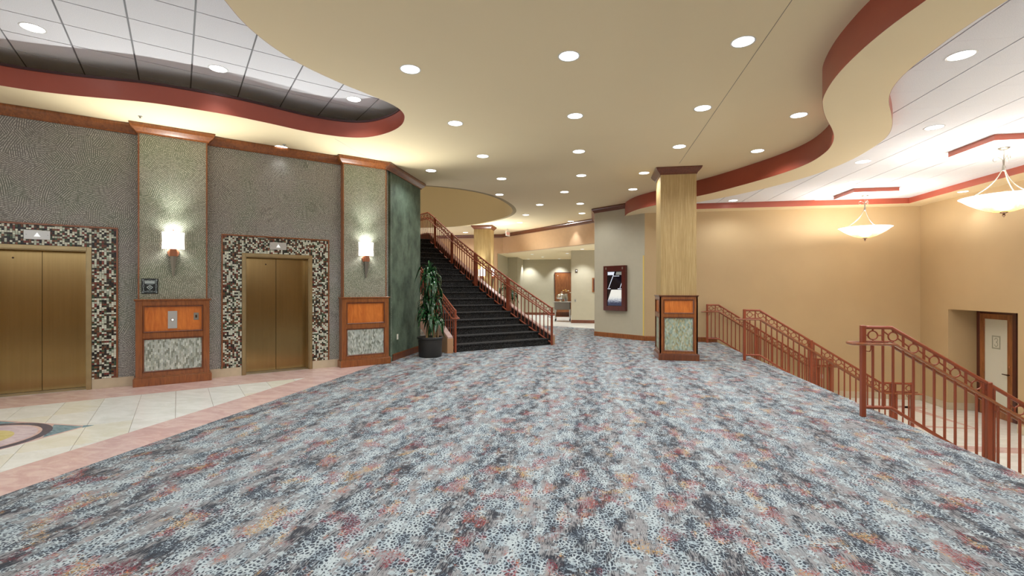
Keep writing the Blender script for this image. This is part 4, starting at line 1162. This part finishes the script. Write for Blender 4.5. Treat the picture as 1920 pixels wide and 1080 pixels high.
for (x, y, a_, b_) in ((6.37, 8.63, 'nearest the camera at the right edge', 'near'), (6.37, 12.48, 'farther away, near the far tan wall', 'far'), (6.37, 4.80, 'outside the photo, in line with the other two', 'third')):  # last pendant and panel are added, unseen, to brighten the near tiles
    pendant(x, y, 'alabaster bowl pendant on curved metal arms, ' + a_)
    pn = thing('dropped_ceiling_panel', 'square white dropped ceiling panel with terracotta edge above the %s pendant' % b_, 'ceiling panel', (x, y, ZT - .085), 0, 'dropped panels above the pendants')
    m_ = MB(); h = .465; m_.box(-h + .012, h - .012, -h + .012, h - .012, 0, .085); m_.build('panel', M['tile'], pn)
    m_ = MB(); m_.sweep([(-h, -h), (h, -h), (h, h), (-h, h)], [(0, 0), (-.012, 0), (-.012, .085), (0, .085)], 1, True); m_.build('red_edge', M['red'], pn)

# ------------------------------------------------------------------ downlights
proto = {}
def downlight(x, y, z, watts, label, size=150, r=.105, dim=False, col=COOL, blend=.6, cone=True):
    key = (watts, size, r, dim, col)
    if key not in proto:
        d = thing('downlight', label, 'ceiling light', (x, y, z), 0, 'recessed downlights')
        m_ = MB(); m_.lathe([(r, -.002), (r + .014, -.004), (r + .016, .004), (r, .006)], 28); m_.build('trim_ring', M['trim_white'], d, smooth=True)
        m_ = MB(); m_.lathe([(0, -.001), (r, -.001)], 28); m_.build('lens', M['lens_dim'] if dim else M['lens'], d)
        if watts:
            l = bpy.data.lights.new('downlight_lamp', 'SPOT'); l.energy = watts; l.color = col; l.spot_size = math.radians(size); l.spot_blend = blend; l.shadow_soft_size = .09
            o = bpy.data.objects.new('downlight_lamp', l); COL.objects.link(o); o.parent = d; o.location = (0, 0, -.03)
        proto[key] = d
        return d
    return dup(proto[key], (x, y, z), None, label)
ROW = [('first', 5.17), ('second', 6.98), ('third', 8.80), ('fourth', 10.68)]
CN = {-2.08: 'left', -.26: 'middle', 1.515: 'right'}
for rn, yy in ROW:
    for xx, cn in CN.items():
        x_ = 1.1 if (rn == 'fourth' and cn == 'right') else xx
        downlight(x_, yy, ZC, SPOT_W, 'recessed round downlight, %s column, %s row from the camera, in the cream ceiling' % (cn, rn))
for (x, y, lab) in ((2.96, 7.5, 'recessed downlight near the curve of the red band, the nearer of two'), (2.98, 9.32, 'recessed downlight near the red band just before the gold column'),
                    (-3.43, 9.69, 'recessed downlight beside the dark crown of the green wall'),
                    (-2.49, 12.48, 'recessed downlight next to the curved stairwell opening'), (-.74, 12.43, 'recessed downlight in the middle of the fifth row'), (1.0, 12.39, 'recessed downlight left of the gold column, fifth row'),
                    (-1.59, 14.2, 'recessed downlight beyond the tip of the stairwell opening'), (-.38, 14.22, 'recessed downlight just before the display wall corner'),
                    (-2.28, 16.07, 'far downlight, left one of the row near the display wall corner'), (-.37, 16.05, 'far downlight, right one of the row near the display wall corner'),
                    (-2.78, 17.92, 'far downlight nearest the far gold column'), (-.83, 17.89, 'far downlight close to the header crown moulding'),
                    (-5.68, 20.66, 'distant downlight left of the far gold column'),
                    (-7.87, 5.51, 'downlight over the left elevator, close to the wall crown'), (-5.51, 7.63, 'downlight over the right elevator, close to the wall crown')):
    if y in (5.51, 7.63): downlight(x, y, ZC, 14, lab, 80)
    elif y == 17.89: downlight(x, y, ZC, 60, lab, 74)
    else: downlight(x, y, ZC, SPOT_W, lab)
for k, (x, y) in enumerate(((-6.40, 4.45), (-5.08, 5.71), (-3.76, 6.99))):
    downlight(x, y, ZL - .001, SPOT_W * .5, 'downlight in the left tiled recess, %s' % ('leftmost of three', 'middle of three', 'rightmost of three')[k], 105)
for k, (x, y) in enumerate(((3.58, 5.34), (4.80, 7.66), (4.82, 9.51), (5.54, 11.28), (3.61, 13.14))):
    downlight(x, y, ZT - .001, SPOT_W * .8, 'downlight in the tiled stair ceiling, %s' % ('the one nearest the camera', 'second from the camera', 'third from the camera', 'beside the far dropped panel', 'farthest, right of the gold column')[k])
downlight(8.13, 12.08, ZS, 24, 'small downlight in the cream soffit above the recessed door', 95, .09)
# row behind and beside the camera that also lights the lobby
for x, y in ((-2.08, 3.36), (-.26, 3.36), (1.515, 3.36), (-2.08, 1.5), (-.26, 1.5), (1.515, 1.5), (-2.08, -.4), (-.26, -.4), (1.515, -.4)):
    downlight(x, y, ZC, SPOT_W, 'downlight in the cream ceiling over the camera, %s column, %s row' % ({-2.08: 'left', -.26: 'middle', 1.515: 'right'}[x], {3.36: 'nearest', 1.5: 'overhead', -.4: 'rear'}[y]))
for x, y, w_ in ((-7.6, 3.2, 'left'), (-4.6, 3.4, 'right'), (-6.0, 3.0, 'middle')):
    downlight(x, y, ZL - .001, SPOT_W * .5, 'downlight at the near end of the left tiled recess, %s one' % w_, 105)
for x, y, w_ in ((7.3, 6.4, 'beside the right wall'), (4.9, 3.5, 'at the near end'), (4.8, 5.9, 'right of the nearest railing')):
    downlight(x, y, ZT - .001, SPOT_W * .8, 'downlight in the stair ceiling beyond the photo edge, ' + w_)
# corridor beyond
for k, (x, y) in enumerate(((-3.57, 26.25), (-1.85, 26.25), (-.45, 20.0), (-2.9, 22.6), (-1.2, 22.3), (-2.6, 24.6))):
    downlight(x, y, 3.149, 160, 'small downlight in the low corridor ceiling, ' + ('over the left part of the end wall', 'over the corridor door', 'before the wall block', 'left of the entry', 'right of the entry', 'midway along')[k], 100, .075, True)
# light from the upper floor falling into the stairwell
l = bpy.data.lights.new('stairwell_lamp', 'AREA'); l.energy = 110; l.size = 2.0; l.color = (1, .93, .82)
sl = thing('stairwell_ceiling_light', 'ceiling light high in the stairwell, above the curved opening', 'ceiling light', (-6, 14.8, 7.15))
m_ = MB(); m_.lathe([(0, 0), (.5, 0), (.5, .04), (0, .04)], 24); m_.build('diffuser', M['lens_dim'], sl)
o = bpy.data.objects.new('stairwell_lamp', l); COL.objects.link(o); o.parent = sl; o.location = (0, 0, -.03)

# ------------------------------------------------------------------ potted dracaena
def leaf_mesh(L, droop, w, twist=0):
    n = 7; m_ = MB(); v = []
    for i in range(n + 1):
        t = i / n; x = L * math.sin(min(1.5, t * (1.2 + droop * .5))) * (.72 - .22 * droop * t); z = L * (.50 * t - droop * .95 * t * t)
        ww = w * (math.sin(PI * min(1, t * .9 + .08)) ** .7) * (1 if t < .98 else .1)
        v += [(x, -ww, z + ww * .35), (x, 0, z - .004), (x, ww, z + ww * .35)]
    f = []
    for i in range(n): a = 3 * i; f += [(a, a + 3, a + 4, a + 1), (a + 1, a + 4, a + 5, a + 2)]
    m_.add(v, f); return m_.mesh('leaf', M['leaf'], True)
leaves = [leaf_mesh(.46, 1.25, .031), leaf_mesh(.50, 1.5, .033), leaf_mesh(.42, .85, .028), leaf_mesh(.38, .35, .024), leaf_mesh(.52, 1.7, .033)]
def plant(loc, label, sc=1.0, heads=((-.02, 0, 1.84), (.06, -.03, 1.66), (-.08, .05, 1.28), (.07, .02, 1.22), (-.03, -.06, .90), (.10, .04, .84)), seed=3, n=64):
    rg = random.Random(seed)
    p = thing('potted_dracaena', label, 'potted plant', loc, 0, 'potted dracaenas'); p.scale = (sc, sc, sc)
    m_ = MB(); m_.lathe([(0, .0), (.235, 0), (.245, .012), (.25, .02), (.262, .34), (.268, .345), (.268, .365), (.262, .37), (.264, .385), (.285, .395), (.288, .43), (.278, .44), (.262, .44), (.255, .40), (0, .40)], 36)
    m_.build('pot', M['pot'], p, smooth=True)
    m_ = MB(); m_.lathe([(0, .408), (.255, .404)], 20); m_.build('soil', M['soil'], p)
    for k, (hx, hy, hz) in enumerate(heads):
        m_ = MB(); bx, by = hx * 1.4 + rg.uniform(-.05, .05), hy * 1.4 + rg.uniform(-.05, .05)
        m_.tube([(bx, by, .39), ((bx + hx) / 2 + .01, (by + hy) / 2, (hz + .4) / 2), (hx, hy, hz)], .021, 8, rs=[.028, .023, .018]); m_.build('cane', M['bark'], p, smooth=True)
        for i in range(n):
            lf_ = leaves[rg.choice((0, 0, 1, 2, 2, 3))] if i < n * .72 else leaves[rg.choice((2, 3, 3))]
            o = link('leaf', lf_, p, (hx, hy, hz + rg.uniform(-.20, .10)))
            a = i * 2.4 + rg.uniform(-.3, .3); tilt = rg.uniform(-.55, .15) if i < n * .72 else rg.uniform(-1.15, -.6)
            o.rotation_euler = (rg.uniform(-.25, .25), tilt, a); s_ = rg.uniform(.74, .98) * (.72 if i % 5 == 0 else 1) ; o.scale = (s_, s_, s_)
plant((-3.545, 9.97, 0), 'tall dracaena in a round charcoal pot between the green wall and the curved stairs')
plant((-2.92, 15.7, 0), 'dracaena seen through the balusters behind the curved staircase', 1.0, ((0, 0, 1.62), (.22, .05, 1.25), (-.2, .05, 1.3), (.05, -.1, .9)), 8, 26)

# ------------------------------------------------------------------ serving cart with chafing dish and flowers
ct = thing('serving_cart', 'grey serving cart on casters in front of the far wooden door', 'cart', (-1.38, 21.90, 0))
m_ = MB(); m_.box(-.42, .42, -.28, .28, .865, .895); m_.build('top', M['steel'], ct, bevel=.006)
m_ = MB(); m_.box(-.36, .34, -.25, .25, .53, .865); m_.build('apron', M['linen'], ct, bevel=.01)
m_ = MB(); m_.box(-.33, .33, -.24, .24, .20, .225); m_.build('lower_shelf', M['walnut'], ct)
m_ = MB(); m_.box(-.33, .33, .18, .20, .225, .40); m_.build('shelf_back', M['walnut'], ct)
for sx in (-1, 1):
    for sy in (-1, 1):
        m_ = MB(); m_.box(sx * .33 - .025, sx * .33 + .025, sy * .22 - .025, sy * .22 + .025, .12, .55); lg = m_.build('leg', M['steel'], ct, bevel=.004)
        m_ = MB(); m_.tube([(sx * .33 - .015, sy * .22, .055), (sx * .33 + .015, sy * .22, .055)], .055, 16); m_.build('caster', M['black'], lg, smooth=True)
m_ = MB(); m_.tube([(-.42, 0, .50), (-.46, 0, .50), (-.46, 0, .60), (-.40, 0, .62)], .012, 8); m_.build('handle', M['bronze'], ct, smooth=True)
cd = thing('chafing_dish', 'polished silver roll-top chafing dish on the far serving cart', 'chafing dish', (-1.45, 21.80, .895))
m_ = MB(); m_.lathe([(.10, 0), (.16, 0), (.15, .03), (.06, .06), (.05, .10), (.10, .13), (.10, .145)], 24); m_.build('stand', M['chrome'], cd, smooth=True)
m_ = MB(); m_.lathe([(.0, .13), (.20, .14), (.245, .17), (.25, .21), (.255, .22), (.25, .23), (.23, .235)], 28); m_.build('pan', M['chrome'], cd, smooth=True)
m_ = MB(); m_.lathe([(.245, .235), (.24, .30), (.20, .37), (.13, .42), (.05, .445), (0, .45)], 28); m_.build('dome_lid', M['chrome'], cd, smooth=True)
m_ = MB(); m_.tube([(-.07, -.22, .30), (-.07, -.27, .31), (.07, -.27, .31), (.07, -.22, .30)], .01, 8); m_.build('handle', M['chrome'], cd, smooth=True)
cd.scale = (.85, .85, .85)
fl_ = thing('flower_arrangement', 'yellow and cream flowers resting behind the chafing dish', 'flowers', (-1.24, 22.12, .895))
m_ = MB(); m_.lathe([(0, 0), (.07, 0), (.09, .15), (.06, .30), (.07, .36), (.05, .36), (.05, .30), (0, .02)], 16); m_.build('vase', M['trim_white'], fl_, smooth=True)
for k, (x, y, z, mt) in enumerate(((-.12, -.05, .50, 'petal'), (-.02, -.10, .53, 'petal'), (.10, 0, .49, 'cream_petal'), (.0, .08, .47, 'petal'), (-.2, 0, .42, 'cream_petal'), (.2, -.04, .40, 'cream_petal'))):
    m_ = MB(); m_.tube([(0, 0, .3), (x, y, z)], .005, 5); sm = m_.build('stalk', M['leaf'], fl_)
    m_ = MB()
    for q in range(9):
        a = 2 * PI * q / 9; rr = .07
        m_.add([(x, y, z + .01), (x + .5 * rr * math.cos(a - .35), y + .5 * rr * math.sin(a - .35), z + .02), (x + rr * math.cos(a), y + rr * math.sin(a), z), (x + .5 * rr * math.cos(a + .35), y + .5 * rr * math.sin(a + .35), z + .02)], [(0, 1, 2, 3)])
    m_.lathe([(0, .03), (.02, .025), (.022, .01), (0, 0)], 8, at=(x, y, z)); m_.build('bloom', M[mt], sm)

# ------------------------------------------------------------------ doors
def glass_door(name, label, loc, rot, w, h, frosted=True):
    d = thing(name, label, 'door', loc, rot)
    m_ = MB(); hw = w / 2; st = .13
    m_.box(-hw, -hw + st, 0, -.045, 0, h); m_.box(hw - st, hw, 0, -.045, 0, h); m_.box(-hw + st, hw - st, 0, -.045, h - .12, h); m_.box(-hw + st, hw - st, 0, -.045, 0, .22)
    m_.build('door_leaf', M['walnut'], d, bevel=.003)
    m_ = MB(); m_.box(-hw + st, hw - st, -.016, -.028, .22, h - .12); g = m_.build('glass_panel', M['frost'], d)
    # etched square with a figure three
    m_ = MB(); z0 = 1.55
    for a, b, c, e in ((-.115, .115, 0, .03), (-.115, .115, .27, .30), (-.115, -.085, .03, .27), (.085, .115, .03, .27)): m_.box(a, b, -.0285, -.030, z0 + c, z0 + e)
    m_.build('etched_border', M['frost_mark'], g)
    m_ = MB(); pts = [(-.04, .20), (-.03, .235), (.01, .245), (.04, .225), (.035, .175), (0, .155), (.035, .14), (.045, .09), (.01, .055), (-.03, .065), (-.045, .10)]
    line(m_, [(a, z0 + b) for a, b in pts], .011, -.0295); m_.build('etched_figure', M['frost_mark'], g)
    m_ = MB(); m_.tube([(hw - .06, -.045, 1.02), (hw - .06, -.09, 1.02), (hw - .20, -.09, 1.02)], .011, 8); m_.build('lever_handle', M['bronze'], d, smooth=True)
    m_ = MB(); m_.tube([(hw - .06, -.044, 1.02), (hw - .06, -.052, 1.02)], .028, 16); m_.build('rose', M['copper'], d, smooth=True)
    m_ = MB(); m_.tube([(hw - .06, -.044, 1.20), (hw - .06, -.054, 1.20)], .022, 16); m_.build('lock', M['copper'], d, smooth=True)
    return d
# frame and door in the recess : faces -x, so local -y -> -x  (rot = -90 deg)
glass_door('glazed_door', 'wooden door with frosted glass panel and etched figure in the recess on the right', (9.03, 12.40, LOW), -PI / 2, .88, 2.34)
m_ = MB(); m_.box(-.53, -.44, 0, -.06, 0, 2.42); m_.box(.44, .53, 0, -.06, 0, 2.42); m_.box(-.44, .44, 0, -.06, 2.345, 2.42)
o = m_.build('door_3', M['mahogany'], loc=(9.045, 12.40, LOW), rot=-PI / 2, bevel=.003); struct(o, 'dark wood frame of the recessed glazed door')
m_ = MB(); m_.box(-.5, .5, 0, -.045, 0, 2.40)
d2 = thing('wooden_door', 'plain brown wooden door behind the serving cart at the corridor end', 'door', (-1.66, 26.68, 0))
m_ = MB(); m_.box(-.44, .6, 0, -.045, 0, 2.37); m_.build('door_leaf', M['walnut'], d2)
m_ = MB(); m_.box(-.48, -.44, 0, -.05, 0, 2.41); m_.box(-.44, .65, 0, -.05, 2.37, 2.41); m_.build('door_casing', M['mahogany'], d2)
m_ = MB(); m_.tube([(-.33, -.045, 1.0), (-.33, -.09, 1.0), (-.22, -.09, 1.0)], .012, 8); m_.build('lever_handle', M['chrome'], d2, smooth=True)
m_ = MB(); m_.tube([(-.33, -.044, 1.13), (-.33, -.055, 1.13)], .025, 12); m_.build('lock', M['chrome'], d2, smooth=True)
m_ = MB(); m_.tube([(-.30, -.044, 2.22), (-.30, -.055, 2.22)], .02, 12); m_.build('door_viewer', M['chrome'], d2, smooth=True)

# ------------------------------------------------------------------ small wall items
def plate(name, label, cat, loc, rot, w, h, mat, t=.012, detail=None):
    r_ = thing(name, label, cat, loc, rot); m_ = MB(); m_.box(-w / 2, w / 2, 0, -t, 0, h); m_.build('plate', M[mat], r_, bevel=.002)
    if detail:
        for (x, z, ww, hh, mm) in detail: m_ = MB(); m_.box(x - ww / 2, x + ww / 2, -t, -t - .003, z - hh / 2, z + hh / 2); m_.build('insert', M[mm], r_)
    return r_
plate('power_outlet', 'ivory power outlet low on the green wall', 'power outlet', (-4.09, 9.45, .42), PI / 2, .075, .115, 'plastic', .008, [(0, .035, .03, .028, 'trim_white'), (0, .08, .03, .028, 'trim_white')])
plate('power_outlet', 'ivory power outlet low on the far tan wall behind the railings', 'power outlet', (6.1, 14.0, -.93), 0, .075, .115, 'plastic', .008, [(0, .035, .03, .028, 'trim_white'), (0, .08, .03, .028, 'trim_white')])
plate('thermostat', 'small dark thermostat high on the pale wall block', 'thermostat', (-.71, 20.64, 2.2), 0, .09, .13, 'bronze', .03, [(0, .07, .05, .05, 'trim_white')])
plate('light_switch', 'metal wall switch on the pale wall block', 'light switch', (-.76, 20.64, .93), 0, .07, .11, 'steel', .01, [(0, .05, .02, .03, 'bronze')])
plate('wall_picture', 'narrow brown picture at the edge of the pale wall block', 'picture', (.11, 20.64, 1.34), 0, .30, .62, 'walnut', .03, [(0, .31, .2, .5, 'mahogany')])
ex = thing('exit_sign', 'small red exit sign hanging from the cream ceiling near the header wall', 'exit sign', (-3.57, 19.7, ZC))
m_ = MB(); m_.box(-.16, .16, -.02, .02, -.30, -.10); m_.build('housing', M['trim_white'], ex, bevel=.004)
m_ = MB(); m_.box(-.02, .02, -.02, .02, -.10, 0); m_.build('mount', M['trim_white'], ex)
fc = bpy.data.curves.new('exit_text', 'FONT'); fc.body = 'EXIT'; fc.size = .15; fc.align_x = 'CENTER'; fc.extrude = .001
fo = bpy.data.objects.new('exit_text', fc); COL.objects.link(fo)
me_ = bpy.data.meshes.new_from_object(fo); bpy.data.objects.remove(fo); me_.materials.clear(); me_.materials.append(M['exit'])
o = link('exit_letters', me_, ex, (0, -.0215, -.255)); o.rotation_euler = (PI / 2, 0, 0)
ex.rotation_euler = (0, 0, 1.25)
for (x, y, lab) in ((-5.35, 7.5, 'tiny sprinkler head in the cream strip above the right elevator'), (-6.55, 5.9, 'tiny sprinkler head in the cream strip above the first pilaster')):
    sp = thing('sprinkler', lab, 'sprinkler', (x, y, ZC), 0, 'sprinkler heads')
    m_ = MB(); m_.lathe([(0, 0), (.028, 0), (.026, -.006), (.01, -.01), (.006, -.02), (0, -.02)], 14); m_.build('escutcheon', M['steel'], sp, smooth=True)
    m_ = MB(); m_.lathe([(0, -.026), (.014, -.026), (.014, -.023), (0, -.020)], 12); m_.build('deflector', M['bronze'], sp, smooth=True)
